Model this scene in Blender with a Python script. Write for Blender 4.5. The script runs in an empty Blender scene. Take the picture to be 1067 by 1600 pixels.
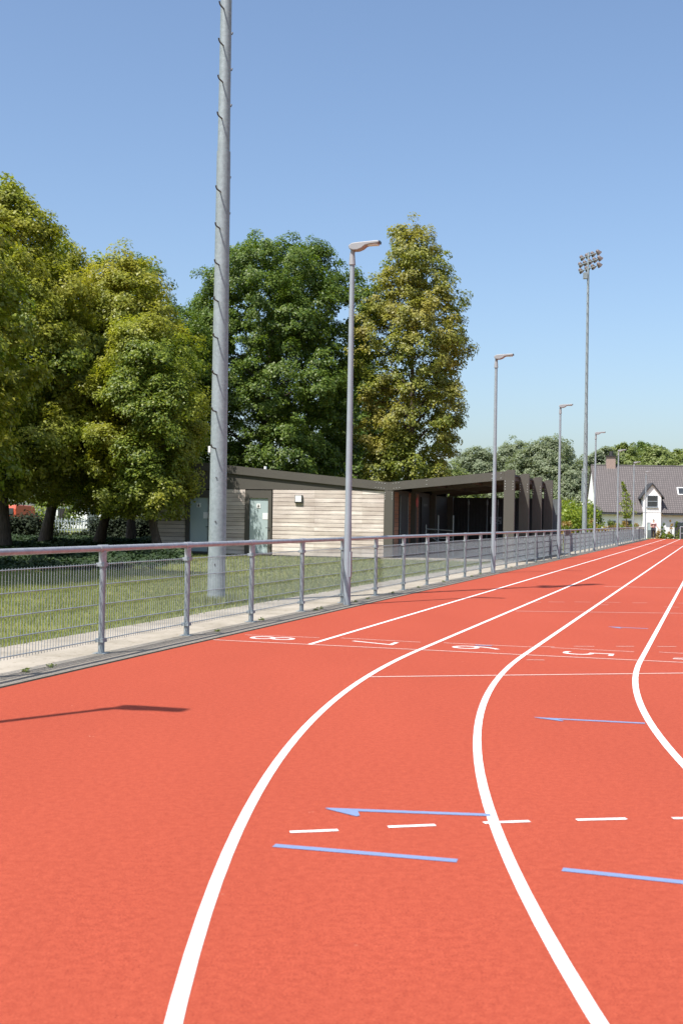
import bpy, math, random
import numpy as np
from mathutils import Vector, Matrix

random.seed(7)
rng = np.random.default_rng(11)
R_ = math.radians
SC = bpy.context.scene
COL = SC.collection

# ------------------------------------------------------------------ frames
TH = R_(17.058)                       # heading of the straight against the view axis
Tv = Vector((math.cos(TH), -math.sin(TH), 0))   # across the track, to the right
Dv = Vector((math.sin(TH), math.cos(TH), 0))    # along the straight
EYE = 1.38
F_, CX, CY, PIT, ROLL = 1900.0, 533.5, 800.0, 10 / 1900.0, 0.016
Fw = Vector((0, math.cos(PIT), math.sin(PIT)))
R0 = Vector((1, 0, 0)); U0 = Vector((0, -math.sin(PIT), math.cos(PIT)))
Rw = math.cos(ROLL) * R0 + math.sin(ROLL) * U0
Uw = -math.sin(ROLL) * R0 + math.cos(ROLL) * U0
CAM = Vector((0, 0, EYE))


def at(px, py, Y):
    """survey: the point seen at (px,py) of the photograph at distance Y"""
    d = Fw + (px - CX) / F_ * Rw - (py - CY) / F_ * Uw
    return CAM + d * (Y / d.y)


def gr(px, py):
    """survey: the ground point seen at (px,py)"""
    d = Fw + (px - CX) / F_ * Rw - (py - CY) / F_ * Uw
    return CAM + d * (-EYE / d.z)


def W(lat, lon, z=0.0):
    v = Tv * lat + Dv * lon
    return Vector((v.x, v.y, z))


def ll(px, py):
    g = gr(px, py)
    return g.dot(Tv), g.dot(Dv)


# ------------------------------------------------------------------ object helpers
def link(o):
    COL.objects.link(o)
    return o


def tag(o, label=None, cat=None, group=None, kind=None):
    if label: o['label'] = label
    if cat: o['category'] = cat
    if group: o['group'] = group
    if kind: o['kind'] = kind
    return o


def thing(name, label, cat, loc=(0, 0, 0), rz=0.0, group=None, kind=None):
    o = link(bpy.data.objects.new(name, None))
    o.location = loc
    o.rotation_euler = (0, 0, rz)
    o.empty_display_size = 0.2
    return tag(o, label, cat, group, kind)


def copy_tree(o, parent=None):
    c = o.copy()
    link(c)
    if parent is not None:
        c.parent = parent
    for ch in list(o.children):
        copy_tree(ch, c)
    return c


class MB:
    """collects shapes and links them as ONE mesh object"""

    def __init__(s):
        s.v = []; s.f = []; s.m = []; s.sm = []

    def add(s, vs, fs, m=0, smooth=False):
        b = len(s.v)
        s.v += [tuple(p) for p in vs]
        for f in fs:
            s.f.append([i + b for i in f]); s.m.append(m); s.sm.append(smooth)
        return s

    def box(s, x0, x1, y0, y1, z0, z1, m=0, M=None):
        vs = [Vector(p) for p in ((x0, y0, z0), (x1, y0, z0), (x1, y1, z0), (x0, y1, z0),
                                  (x0, y0, z1), (x1, y0, z1), (x1, y1, z1), (x0, y1, z1))]
        if M is not None: vs = [M @ v for v in vs]
        return s.add(vs, [(0, 3, 2, 1), (4, 5, 6, 7), (0, 1, 5, 4), (1, 2, 6, 5), (2, 3, 7, 6), (3, 0, 4, 7)], m)

    def tube(s, pts, rad, n=10, m=0, cap=True, smooth=True):
        pts = [Vector(p) for p in pts]
        if not hasattr(rad, '__len__'): rad = [rad] * len(pts)
        rings = []
        ref = None
        for i, p in enumerate(pts):
            a = pts[max(i - 1, 0)]; b = pts[min(i + 1, len(pts) - 1)]
            d = (b - a).normalized()
            if ref is None:
                ref = Vector((1, 0, 0)) if abs(d.x) < 0.9 else Vector((0, 1, 0))
            x = (ref - d * ref.dot(d)).normalized(); y = d.cross(x); ref = x
            rings.append([p + (x * math.cos(2 * math.pi * k / n) + y * math.sin(2 * math.pi * k / n)) * rad[i] for k in range(n)])
        vs = [q for r in rings for q in r]
        fs = []
        for i in range(len(pts) - 1):
            for k in range(n):
                k2 = (k + 1) % n
                fs.append((i * n + k, i * n + k2, (i + 1) * n + k2, (i + 1) * n + k))
        s.add(vs, fs, m, smooth)
        if cap:
            s.add(rings[0], [list(range(n))[::-1]], m)
            s.add(rings[-1], [list(range(n))], m)
        return s

    def prism(s, poly, a, b, axis='y', m=0):
        """polygon of (p,q) pairs extruded from a to b along an axis; p,q are the other two axes in order"""
        def mk(p, q, t):
            return {'x': (t, p, q), 'y': (p, t, q), 'z': (p, q, t)}[axis]
        n = len(poly)
        vs = [mk(p, q, a) for p, q in poly] + [mk(p, q, b) for p, q in poly]
        fs = [list(range(n)), list(range(n, 2 * n))[::-1]]
        for i in range(n):
            j = (i + 1) % n
            fs.append([i, i + n, j + n, j])
        return s.add(vs, fs, m)

    def build(s, name, mats, parent=None, fix=False):
        me = bpy.data.meshes.new(name)
        me.from_pydata(s.v, [], s.f)
        if not isinstance(mats, (list, tuple)): mats = [mats]
        for m in mats: me.materials.append(m)
        me.polygons.foreach_set('material_index', s.m)
        me.polygons.foreach_set('use_smooth', s.sm)
        if fix:
            import bmesh
            bm = bmesh.new(); bm.from_mesh(me)
            bmesh.ops.recalc_face_normals(bm, faces=bm.faces)
            bm.to_mesh(me); bm.free()
        me.update()
        o = link(bpy.data.objects.new(name, me))
        if parent is not None: o.parent = parent
        return o


def quads_obj(name, V, mat, parent=None, per=4):
    """V: (n,per,3) float array -> one mesh of n loose faces"""
    n = len(V)
    me = bpy.data.meshes.new(name)
    me.vertices.add(n * per)
    me.vertices.foreach_set('co', np.ascontiguousarray(V, dtype=np.float32).ravel())
    me.loops.add(n * per)
    me.loops.foreach_set('vertex_index', np.arange(n * per, dtype=np.int32))
    me.polygons.add(n)
    me.polygons.foreach_set('loop_start', np.arange(0, n * per, per, dtype=np.int32))
    me.update(calc_edges=True)
    me.validate()
    me.materials.append(mat)
    o = link(bpy.data.objects.new(name, me))
    if parent is not None: o.parent = parent
    return o


# ------------------------------------------------------------------ materials
def mat(name):
    m = bpy.data.materials.new(name)
    m.use_nodes = True
    nt = m.node_tree
    b = nt.nodes['Principled BSDF']
    return m, nt, b


def nd(nt, t, **kw):
    n = nt.nodes.new(t)
    for k, v in kw.items():
        if k in n.inputs.keys(): n.inputs[k].default_value = v
        else: setattr(n, k, v)
    return n


def ramp(nt, stops):
    r = nt.nodes.new('ShaderNodeValToRGB')
    e = r.color_ramp.elements
    while len(e) < len(stops): e.new(0.5)
    for i, (p, c) in enumerate(stops):
        e[i].position = p
        e[i].color = (*c, 1) if len(c) == 3 else c
    return r


def mixc(nt, a, b, fac, mode='MIX'):
    m = nt.nodes.new('ShaderNodeMix'); m.data_type = 'RGBA'; m.blend_type = mode
    for i, x in ((6, a), (7, b)):
        if isinstance(x, tuple): m.inputs[i].default_value = (*x, 1)
        else: nt.links.new(x, m.inputs[i])
    if isinstance(fac, (int, float)): m.inputs[0].default_value = fac
    else: nt.links.new(fac, m.inputs[0])
    return m.outputs[2]


def noise(nt, scale, detail=4, rough=0.6, vec=None, stretch=None, coord='Object'):
    tc = nt.nodes.new('ShaderNodeTexCoord')
    v = tc.outputs[coord]
    if stretch:
        mp = nt.nodes.new('ShaderNodeMapping'); mp.inputs['Scale'].default_value = stretch
        nt.links.new(v, mp.inputs[0]); v = mp.outputs[0]
    n = nd(nt, 'ShaderNodeTexNoise', Scale=scale, Detail=detail, Roughness=rough)
    nt.links.new(v, n.inputs['Vector'])
    return n.outputs['Fac']


def bump(nt, b, h, strength=0.3, dist=0.01):
    n = nd(nt, 'ShaderNodeBump', Strength=strength, Distance=dist)
    nt.links.new(h, n.inputs['Height'])
    nt.links.new(n.outputs[0], b.inputs['Normal'])


def plain(name, c, rough=0.6, metal=0.0, var=0.12, scale=6.0, bmp=0.0, spec=0.5):
    m, nt, b = mat(name)
    f = noise(nt, scale)
    r = ramp(nt, [(0.3, tuple(x * (1 - var) for x in c)), (0.7, tuple(min(1, x * (1 + var)) for x in c))])
    nt.links.new(f, r.inputs[0]); nt.links.new(r.outputs[0], b.inputs['Base Color'])
    b.inputs['Roughness'].default_value = rough; b.inputs['Metallic'].default_value = metal
    b.inputs['Specular IOR Level'].default_value = spec
    if bmp: bump(nt, b, noise(nt, scale * 8), bmp)
    return m


M = {}
# tartan running surface
m, nt, b = mat('tartan')
c1 = ramp(nt, [(0.36, (0.334, 0.0595, 0.031)), (0.64, (0.360, 0.0655, 0.0345))])
nt.links.new(noise(nt, 0.35, 6, 0.6, stretch=(1.6, 0.5, 1)), c1.inputs[0])
g = ramp(nt, [(0.34, (0.55, 0.45, 0.45)), (0.45, (.97, .97, .97)), (0.56, (1.02, 1.02, 1.02)), (0.67, (1.28, 1.6, 1.6))])
nt.links.new(noise(nt, 130, 3, 0.75), g.inputs[0])
g2 = ramp(nt, [(0.40, (0.84, 0.78, 0.78)), (0.60, (1.08, 1.14, 1.14))])
nt.links.new(noise(nt, 26, 6, 0.75), g2.inputs[0])
cc = mixc(nt, c1.outputs[0], g.outputs[0], 0.8, 'MULTIPLY')
cc = mixc(nt, cc, g2.outputs[0], 0.7, 'MULTIPLY')
# scattered pale scuffs and bits of leaf
sp = ramp(nt, [(0.71, (0, 0, 0)), (0.74, (1, 1, 1))])
nt.links.new(noise(nt, 5.5, 3, 0.55), sp.inputs[0])
sp2 = ramp(nt, [(0.60, (0, 0, 0)), (0.66, (1, 1, 1))])
nt.links.new(noise(nt, 45, 2, 0.5), sp2.inputs[0])
mk = mixc(nt, sp.outputs[0], sp2.outputs[0], 1.0, 'MULTIPLY')
cc = mixc(nt, cc, (0.52, 0.27, 0.19), mk)
nt.links.new(cc, b.inputs['Base Color'])
b.inputs['Roughness'].default_value = 0.9
b.inputs['Specular IOR Level'].default_value = 0.18
bump(nt, b, noise(nt, 210, 3, 0.7), 0.45, 0.004)
M['track'] = m

def paint(name, c):
    m, nt, b = mat(name)
    r = ramp(nt, [(0.30, tuple(x * .86 for x in c)), (0.55, c)])
    nt.links.new(noise(nt, 30, 5, .7), r.inputs[0])
    w = ramp(nt, [(0.62, (0, 0, 0)), (0.74, (1, 1, 1))])
    nt.links.new(noise(nt, 90, 4, .7), w.inputs[0])
    nt.links.new(mixc(nt, r.outputs[0], (0.42, 0.1, 0.06), w.outputs[0]), b.inputs['Base Color'])
    b.inputs['Roughness'].default_value = 0.7
    bump(nt, b, noise(nt, 210, 3, .7), .35, .004)
    return m
M['white_paint'] = paint('white_line_paint', (0.76, 0.745, 0.725))
M['pale_paint'] = paint('worn_line_paint', (0.64, 0.47, 0.42))
M['digit_paint'] = paint('faded_line_paint', (0.66, 0.60, 0.57))
M['blue_paint'] = paint('blue_line_paint', (0.165, 0.23, 0.39))

# turf
m, nt, b = mat('turf')
r = ramp(nt, [(0.30, (0.115, 0.14, 0.034)), (0.52, (0.185, 0.205, 0.055)), (0.72, (0.26, 0.25, 0.095))])
nt.links.new(noise(nt, 0.9, 8, 0.7), r.inputs[0])
r2 = ramp(nt, [(0.3, (0.6, 0.6, 0.55)), (0.7, (1.2, 1.2, 1.15))])
nt.links.new(noise(nt, 28, 4, .8), r2.inputs[0])
nt.links.new(mixc(nt, r.outputs[0], r2.outputs[0], .8, 'MULTIPLY'), b.inputs['Base Color'])
b.inputs['Roughness'].default_value = 0.95; b.inputs['Specular IOR Level'].default_value = 0.1
bump(nt, b, noise(nt, 45, 4, .8), .7, .03)
M['turf'] = m


def leafmat(name, stops, trans=0.35, big=None, rough=0.45):
    m, nt, b = mat(name)
    gm = nt.nodes.new('ShaderNodeNewGeometry')
    r = ramp(nt, stops)
    nt.links.new(gm.outputs['Random Per Island'], r.inputs[0])
    c = r.outputs[0]
    if big:
        bc, sc, lo, hi = big
        rr = ramp(nt, [(lo, (0, 0, 0)), (hi, (1, 1, 1))])
        nt.links.new(noise(nt, sc, 3, .6), rr.inputs[0])
        c = mixc(nt, c, bc, rr.outputs[0])
        hs = ramp(nt, [(0, (.75, .75, .75)), (1, (1.25, 1.25, 1.25))])
        nt.links.new(gm.outputs['Random Per Island'], hs.inputs[0])
        c = mixc(nt, c, hs.outputs[0], .8, 'MULTIPLY')
    nt.links.new(c, b.inputs['Base Color'])
    b.inputs['Roughness'].default_value = rough
    b.inputs['Specular IOR Level'].default_value = 0.35
    tr = nd(nt, 'ShaderNodeBsdfTranslucent')
    nt.links.new(mixc(nt, c, (1.5, 1.55, 0.7), 1.0, 'MULTIPLY'), tr.inputs['Color'])
    mx = nd(nt, 'ShaderNodeMixShader'); mx.inputs[0].default_value = trans
    nt.links.new(b.outputs[0], mx.inputs[1]); nt.links.new(tr.outputs[0], mx.inputs[2])
    nt.links.new(mx.outputs[0], nt.nodes['Material Output'].inputs['Surface'])
    return m


M['blade'] = leafmat('grass_blade', [(0, (0.125, 0.155, 0.034)), (.5, (0.215, 0.24, 0.066)), (.85, (0.265, 0.275, 0.095)), (1, (0.34, 0.315, 0.14))], .3, rough=.6)
M['lime_leaf'] = leafmat('lime_leaf', [(0, (0.085, 0.14, 0.020)), (.6, (0.165, 0.22, 0.028)), (1, (0.26, 0.29, 0.045))], .40, ((0.35, 0.325, 0.04), .22, .40, .62))
M['dark_leaf'] = leafmat('dark_leaf', [(0, (0.018, 0.038, 0.010)), (1, (0.05, 0.075, 0.018))], .22)
M['green_leaf'] = leafmat('green_leaf', [(0, (0.056, 0.108, 0.020)), (.6, (0.112, 0.165, 0.026)), (1, (0.165, 0.22, 0.038))], .36, rough=.45)
M['gold_leaf'] = leafmat('gold_leaf', [(0, (0.11, 0.15, 0.024)), (.6, (0.195, 0.225, 0.036)), (1, (0.28, 0.285, 0.055))], .38, ((0.32, 0.28, 0.07), .3, .42, .62))
M['willow_leaf'] = leafmat('willow_leaf', [(0, (0.135, 0.17, 0.10)), (.6, (0.19, 0.225, 0.135)), (1, (0.27, 0.30, 0.19))], .35)
M['far_leaf'] = leafmat('far_leaf', [(0, (0.13, 0.175, 0.05)), (.6, (0.185, 0.23, 0.07)), (1, (0.25, 0.28, 0.09))], .35)
M['bright_leaf'] = leafmat('bright_leaf', [(0, (0.10, 0.16, 0.02)), (.6, (0.19, 0.25, 0.03)), (1, (0.30, 0.33, 0.05))], .35)
M['rust_leaf'] = leafmat('rust_leaf', [(0, (0.20, 0.16, 0.04)), (.6, (0.32, 0.21, 0.07)), (1, (0.42, 0.28, 0.13))], .3)
M['shade_leaf'] = leafmat('lawn_shade_leaf', [(0, (0.014, 0.030, 0.010)), (.7, (0.026, 0.052, 0.016)), (1, (0.05, 0.08, 0.024))], .15, rough=.7)  # near-black green that carries the tree shade on the lawn
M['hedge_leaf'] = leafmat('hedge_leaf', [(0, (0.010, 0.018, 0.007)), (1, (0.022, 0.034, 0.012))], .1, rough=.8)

# bark
m, nt, b = mat('bark')
r = ramp(nt, [(0.35, (0.045, 0.034, 0.026)), (0.7, (0.16, 0.125, 0.095))])
f = noise(nt, 6, 6, .7, stretch=(4, 4, .6)); nt.links.new(f, r.inputs[0])
nt.links.new(r.outputs[0], b.inputs['Base Color']); b.inputs['Roughness'].default_value = .95
bump(nt, b, f, .8, .03)
M['bark'] = m

# galvanised steel
def galv(name, c, metal=.35, rough=.5):
    m, nt, b = mat(name)
    tc = nt.nodes.new('ShaderNodeTexCoord')
    vo = nd(nt, 'ShaderNodeTexVoronoi', Scale=26.0)
    nt.links.new(tc.outputs['Object'], vo.inputs['Vector'])
    r = ramp(nt, [(0.1, tuple(x * .88 for x in c)), (0.9, tuple(x * 1.10 for x in c))])
    nt.links.new(vo.outputs['Color'], r.inputs[0])
    r2 = ramp(nt, [(0.3, (.86, .86, .87)), (0.7, (1.08, 1.08, 1.08))])
    nt.links.new(noise(nt, 3, 5, .7, stretch=(1, 1, .35)), r2.inputs[0])
    nt.links.new(mixc(nt, r.outputs[0], r2.outputs[0], 1, 'MULTIPLY'), b.inputs['Base Color'])
    b.inputs['Metallic'].default_value = metal; b.inputs['Roughness'].default_value = rough
    return m
M['galv'] = galv('galvanised_steel', (0.27, 0.31, 0.325), .2, .55)
M['galv_rail'] = galv('galvanised_rail', (0.37, 0.385, 0.40), .35, .45)
M['wire'] = plain('galvanised_wire', (0.25, 0.285, 0.31), .6, .0)
M['lamp_grey'] = plain('lamp_grey_paint', (0.27, 0.305, 0.335), .5, .1, .08)
M['lamp_head'] = plain('lamp_head_casting', (0.29, 0.29, 0.30), .55, .05, .06)
M['peg'] = plain('dark_peg', (0.10, 0.10, 0.11), .5, .3)
M['black'] = plain('black_plastic', (0.02, 0.02, 0.022), .5)
M['white'] = plain('white_enamel', (0.78, 0.78, 0.76), .5, 0, .04)
M['lens'] = plain('lamp_lens', (0.6, 0.5, 0.46), .15, 0, .05)
M['flood'] = plain('floodlight_casting', (0.16, 0.125, 0.115), .45, .2, .1)
M['taupe'] = plain('taupe_steel', (0.090, 0.084, 0.072), .6, .0, .05, 1.5, 0, .2)
M['taupe_dark'] = plain('dark_brown_panel', (0.030, 0.028, 0.027), .55, 0, .1)
M['charcoal'] = plain('charcoal_cladding', (0.035, 0.038, 0.043), .6, 0, .15, 2)
M['slate'] = plain('slate_grey_cladding', (0.12, 0.14, 0.145), .6, 0, .12, 2)
M['bolt'] = plain('bolt_steel', (0.62, 0.62, 0.6), .35, .5)
M['green_door'] = plain('green_door', (0.02, 0.05, 0.025), .5)
M['red'] = plain('red_enamel', (0.50, 0.03, 0.02), .4)
M['orange_red'] = plain('orange_red_paint', (0.55, 0.08, 0.035), .45)
M['grating'] = plain('drain_grating', (0.27, 0.24, 0.20), .7, .1, .25, 30)
M['edge'] = plain('channel_rim', (0.20, 0.175, 0.145), .9, 0, .2, 20)
M['channel'] = plain('drain_channel', (0.03, 0.028, 0.025), .9)

m, nt, b = mat('frosted_glass')
r = ramp(nt, [(0.3, (0.36, 0.44, 0.445)), (0.7, (0.40, 0.48, 0.485))])
nt.links.new(noise(nt, .8), r.inputs[0]); nt.links.new(r.outputs[0], b.inputs['Base Color'])
b.inputs['Roughness'].default_value = .22
M['frost'] = m

m, nt, b = mat('window_glass')
r = ramp(nt, [(0.3, (0.03, 0.035, 0.04)), (0.7, (0.05, 0.055, 0.06))])
nt.links.new(noise(nt, 2), r.inputs[0]); nt.links.new(r.outputs[0], b.inputs['Base Color'])
b.inputs['Roughness'].default_value = .08
M['glass'] = m

# concrete kerb paving
m, nt, b = mat('concrete')
r = ramp(nt, [(0.38, (0.26, 0.23, 0.18)), (0.62, (0.37, 0.33, 0.27))])
nt.links.new(noise(nt, 1.2, 8, .7), r.inputs[0])
d = ramp(nt, [(0.56, (1, 1, 1)), (0.68, (.50, .44, .36))])
nt.links.new(noise(nt, 12, 5, .7), d.inputs[0])
nt.links.new(mixc(nt, r.outputs[0], d.outputs[0], .8, 'MULTIPLY'), b.inputs['Base Color'])
b.inputs['Roughness'].default_value = .9
bump(nt, b, noise(nt, 60, 4, .7), .4, .006)
M['concrete'] = m

# timber boards: a tone per board, grain along the board
def timber(name, lo, hi):
    m, nt, b = mat(name)
    gm = nt.nodes.new('ShaderNodeNewGeometry')
    r = ramp(nt, [(0, lo), (1, hi)])
    nt.links.new(gm.outputs['Random Per Island'], r.inputs[0])
    gr_ = ramp(nt, [(0.40, (.80, .77, .76)), (0.60, (1.08, 1.08, 1.08))])
    nt.links.new(noise(nt, 9, 6, .7, stretch=(.12, 1, 2.5)), gr_.inputs[0])
    st = ramp(nt, [(0.40, (.86, .83, .83)), (0.60, (1.06, 1.06, 1.06))])
    nt.links.new(noise(nt, .8, 4, .6), st.inputs[0])
    c = mixc(nt, r.outputs[0], gr_.outputs[0], 1, 'MULTIPLY')
    nt.links.new(mixc(nt, c, st.outputs[0], 1, 'MULTIPLY'), b.inputs['Base Color'])
    b.inputs['Roughness'].default_value = .8
    bump(nt, b, noise(nt, 9, 6, .7, stretch=(.12, 1, 2.5)), .3, .006)
    return m
M['timber'] = timber('weathered_timber', (0.53, 0.47, 0.41), (0.70, 0.64, 0.58))
M['timber_red'] = timber('reddish_timber', (0.30, 0.145, 0.09), (0.40, 0.21, 0.14))
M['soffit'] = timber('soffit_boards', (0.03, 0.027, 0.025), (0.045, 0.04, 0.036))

# roof tiles of the far house
m, nt, b = mat('roof_tiles')
tc = nt.nodes.new('ShaderNodeTexCoord')
mp = nt.nodes.new('ShaderNodeMapping'); mp.inputs['Scale'].default_value = (1, 1, 1)
nt.links.new(tc.outputs['UV'], mp.inputs[0])
bk = nt.nodes.new('ShaderNodeTexBrick')
bk.offset = 0.0
for k, v in (('Color1', (0.118, 0.102, 0.10, 1)), ('Color2', (0.15, 0.13, 0.126, 1)), ('Mortar', (0.07, 0.061, 0.06, 1)),
             ('Scale', 1.0), ('Mortar Size', .045), ('Brick Width', .21), ('Row Height', .27), ('Bias', 0.0)):
    bk.inputs[k].default_value = v
nt.links.new(mp.outputs[0], bk.inputs['Vector'])
nt.links.new(bk.outputs['Color'], b.inputs['Base Color'])
b.inputs['Roughness'].default_value = .75
bump(nt, b, bk.outputs['Fac'], -.6, .03)
M['tiles'] = m
M['render'] = plain('white_render', (0.82, 0.82, 0.81), .9, 0, .03, 1.0, .1)
M['brick_pale'] = plain('pale_brick', (0.33, 0.245, 0.21), .9, 0, .15, 8)
M['skin'] = plain('skin', (0.50, 0.30, 0.22), .6)
M['hair'] = plain('dark_hair', (0.02, 0.016, 0.014), .6)
M['pink'] = plain('pale_pink_cloth', (0.62, 0.42, 0.42), .9)
M['navy'] = plain('dark_cloth', (0.03, 0.032, 0.04), .9)

# ------------------------------------------------------------------ world, sun, camera
SUN_AZ = Vector((-.70, -.714, 0)).normalized()
SUN_EL = R_(59.4)
w = bpy.data.worlds.new('World'); SC.world = w; w.use_nodes = True
nt = w.node_tree
sky = nt.nodes.new('ShaderNodeTexSky'); sky.sky_type = 'NISHITA'
sky.sun_disc = False
sky.sun_elevation = SUN_EL
sky.sun_rotation = math.atan2(SUN_AZ.x, SUN_AZ.y)
sky.air_density = 1.0; sky.dust_density = 1.9; sky.ozone_density = 3.4; sky.altitude = 0
bg = nt.nodes['Background']; bg.inputs['Strength'].default_value = 0.124
nt.links.new(sky.outputs[0], bg.inputs['Color'])

sl = bpy.data.lights.new('sun', 'SUN'); sl.energy = 4.9; sl.angle = R_(.5); sl.color = (1, .955, .89)
so = link(bpy.data.objects.new('sun', sl))
sd = Vector((SUN_AZ.x * math.cos(SUN_EL), SUN_AZ.y * math.cos(SUN_EL), math.sin(SUN_EL)))
so.rotation_euler = sd.to_track_quat('Z', 'Y').to_euler(); so.location = (-20, -20, 40)

cd = bpy.data.cameras.new('camera'); cam = link(bpy.data.objects.new('camera', cd))
cd.sensor_fit = 'VERTICAL'; cd.sensor_height = 36; cd.sensor_width = 24; cd.lens = 36 * F_ / 1600
cd.clip_start = .1; cd.clip_end = 5000
mw = Matrix((Rw, Uw, -Fw)).transposed().to_4x4(); mw.translation = CAM
cam.matrix_world = mw
cd.dof.use_dof = True; cd.dof.focus_distance = 21; cd.dof.aperture_fstop = 5.6
SC.camera = cam
vs = SC.view_settings
vs.view_transform = 'Standard'; vs.look = 'None'; vs.exposure = 0.6; vs.gamma = 1

# ------------------------------------------------------------------ ground, track and its marks
def sheet(name, pts, z, m, parent=None, thick=0.0):
    mb = MB()
    if thick: mb.prism([(p[0], p[1]) for p in pts], z - thick, z, 'z')
    else: mb.add([(p[0], p[1], z) for p in pts], [list(range(len(pts)))])
    return mb.build(name, m, parent, fix=bool(thick))

def wl(pts): return [tuple(W(a, b)[:2]) for a, b in pts]

gm_ = sheet('ground', [(-900, -200), (900, -200), (900, 1500), (-900, 1500)], -.014, M['turf'])
tag(gm_, kind='structure')

TE = -5.35            # outer edge of the red surface
CLAT, CLON = 25.0, 12.5
poly = [(TE, 113), (TE, -25), (62, -25), (62, CLON), (CLAT + 20.9, CLON)]
for k in range(1, 48):
    a = math.pi * k / 48
    poly.append((CLAT + 20.9 * math.cos(a), CLON - 20.9 * math.sin(a)))
poly += [(4.1, CLON), (4.1, 113)]
track = sheet('track', wl(poly), 0.0, M['track'])
tag(track, kind='structure')
ZM = .0016

def band(name, path, width, m, z=ZM):
    """a painted stripe along a path of (lat,lon)"""
    P_ = [W(a, b) for a, b in path]
    vs = []
    for i, p in enumerate(P_):
        d = (P_[min(i + 1, len(P_) - 1)] - P_[max(i - 1, 0)]).normalized()
        n = Vector((-d.y, d.x, 0)) * width / 2
        vs += [(p + n), (p - n)]
    vs = [(v.x, v.y, z) for v in vs]
    mb = MB().add(vs, [(2 * i, 2 * i + 1, 2 * i + 3, 2 * i + 2) for i in range(len(P_) - 1)])
    return mb.build(name, m, track)

LANE = 1.17
lat0 = -4.205
band('lane_line', [(lat0, 12.6), (lat0, 112.9)], .05, M['white_paint'])
for k in range(1, 8):
    lt = lat0 + k * LANE + (.06 if k == 1 else 0)
    cl = CLAT + (1.0 if k == 1 else 0)
    rad = cl - lt
    path = [(lt, 112.9)] + [(lt, t) for t in (80, 50, 30, 20, 15)]
    for q in range(0, 241):
        a = math.pi * q / 240
        path.append((cl - rad * math.cos(a), CLON - rad * math.sin(a)))
    band('lane_line', path, .05, M['white_paint'])
# finish line
band('finish_line', [(-5.33, 12.575), (4.05, 12.575)], .033, M['pale_paint'], .0028)
# the slanting line where the lanes break
a0, a1 = ll(574, 1057.9), ll(1067, 1052)
ext = (a1[0] + 2 * (a1[0] - a0[0]), a1[1] + 2 * (a1[1] - a0[1]))
band('break_line', [a0, ext], .034, M['pale_paint'], .0028)
# thin lines above the lane numbers
for (x0, y0, x1, y1) in ((383, 992, 499, 996.5), (533, 997, 657, 1003.5), (693, 1004.5, 838, 1011.5), (860, 1012, 990, 1018.5), (1029, 1019, 1067, 1021)):
    band('lane_mark', [ll(x0, y0), ll(x1, y1)], .022, M['pale_paint'])
# far lines across the lanes
for (x0, y0, x1, y1, wd) in ((806, 955, 1067, 958.5, .03), (944, 916.5, 1067, 919, .045)):
    p, q = ll(x0, y0), ll(x1, y1)
    band('cross_line', [p, (q[0] + (q[0] - p[0]), q[1] + (q[1] - p[1]))], wd, M['pale_paint'], .0028)
# white dashes
for (x0, y0, x1, y1) in ((453, 1300.5, 528, 1297.5), (606, 1292.5, 680, 1289.5), (755, 1286, 827, 1283.5), (900, 1281.5, 978, 1279.5), (1050, 1279, 1130, 1278)):
    band('dash', [ll(x0, y0), ll(x1, y1)], .034, M['white_paint'], .0022)
for (x0, y0, x1, y1) in ((820, 941, 845, 941), (856, 940.5, 882, 940.8), (897, 940.5, 922, 941), (945, 941, 968, 941.5), (987, 942, 1010, 942), (928, 945, 950, 945), (1037, 948, 1060, 949), (833, 1010.5, 866, 1010.8), (896, 1010, 928, 1010.2), (962, 1010, 990, 1010.2), (1026, 1010.3, 1056, 1010.5), (822, 1031, 850, 1031.5), (1052, 1027.5, 1067, 1028), (1058, 942.5, 1080, 943)):
    band('dash', [ll(x0, y0), ll(x1, y1)], .022, M['pale_paint'], .0022)
# blue marks
for (x0, y0, x1, y1) in ((428, 1321.5, 714, 1345.5), (878, 1359, 1160, 1389)):
    band('blue_line', [ll(x0, y0), ll(x1, y1)], .05, M['blue_paint'], .0022)

def arrow(tip, end, barb, wd, m):
    a, b_, c = W(*ll(*tip)), W(*ll(*end)), W(*ll(*barb))
    d = (b_ - a).normalized(); n = Vector((-d.y, d.x, 0)) * wd / 2
    side = 1 if n.dot(c - a) > 0 else -1
    n = n * side
    ca = (c - a); e = ca.normalized(); ne = Vector((-e.y, e.x, 0)) * wd * .6
    if ne.dot(b_ - a) < 0: ne = -ne
    z = .0024
    mb = MB()
    vs = [a - n, b_ - n, b_ + n, a + d * wd + n]
    mb.add([(v.x, v.y, z) for v in vs], [(0, 1, 2, 3)])
    vs = [a - n * .2, a + d * .16 + n * .9, c + ne * .8, c]
    mb.add([(v.x, v.y, z + .0009) for v in vs], [(0, 1, 2, 3)])
    return mb.build('arrow', m, track)
arrow((507, 1264.5), (766, 1274), (557, 1276.5), .048, M['blue_paint'])
arrow((833, 1121.7), (1007, 1130.5), (878, 1127.5), .048, M['blue_paint'])
arrow((949, 979.5), (1012, 982.5), (968, 982), .05, M['blue_paint'])
band('blue_line', [ll(742, 1008.3), ll(768, 1009.7)], .05, M['blue_paint'], .0036)

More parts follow.
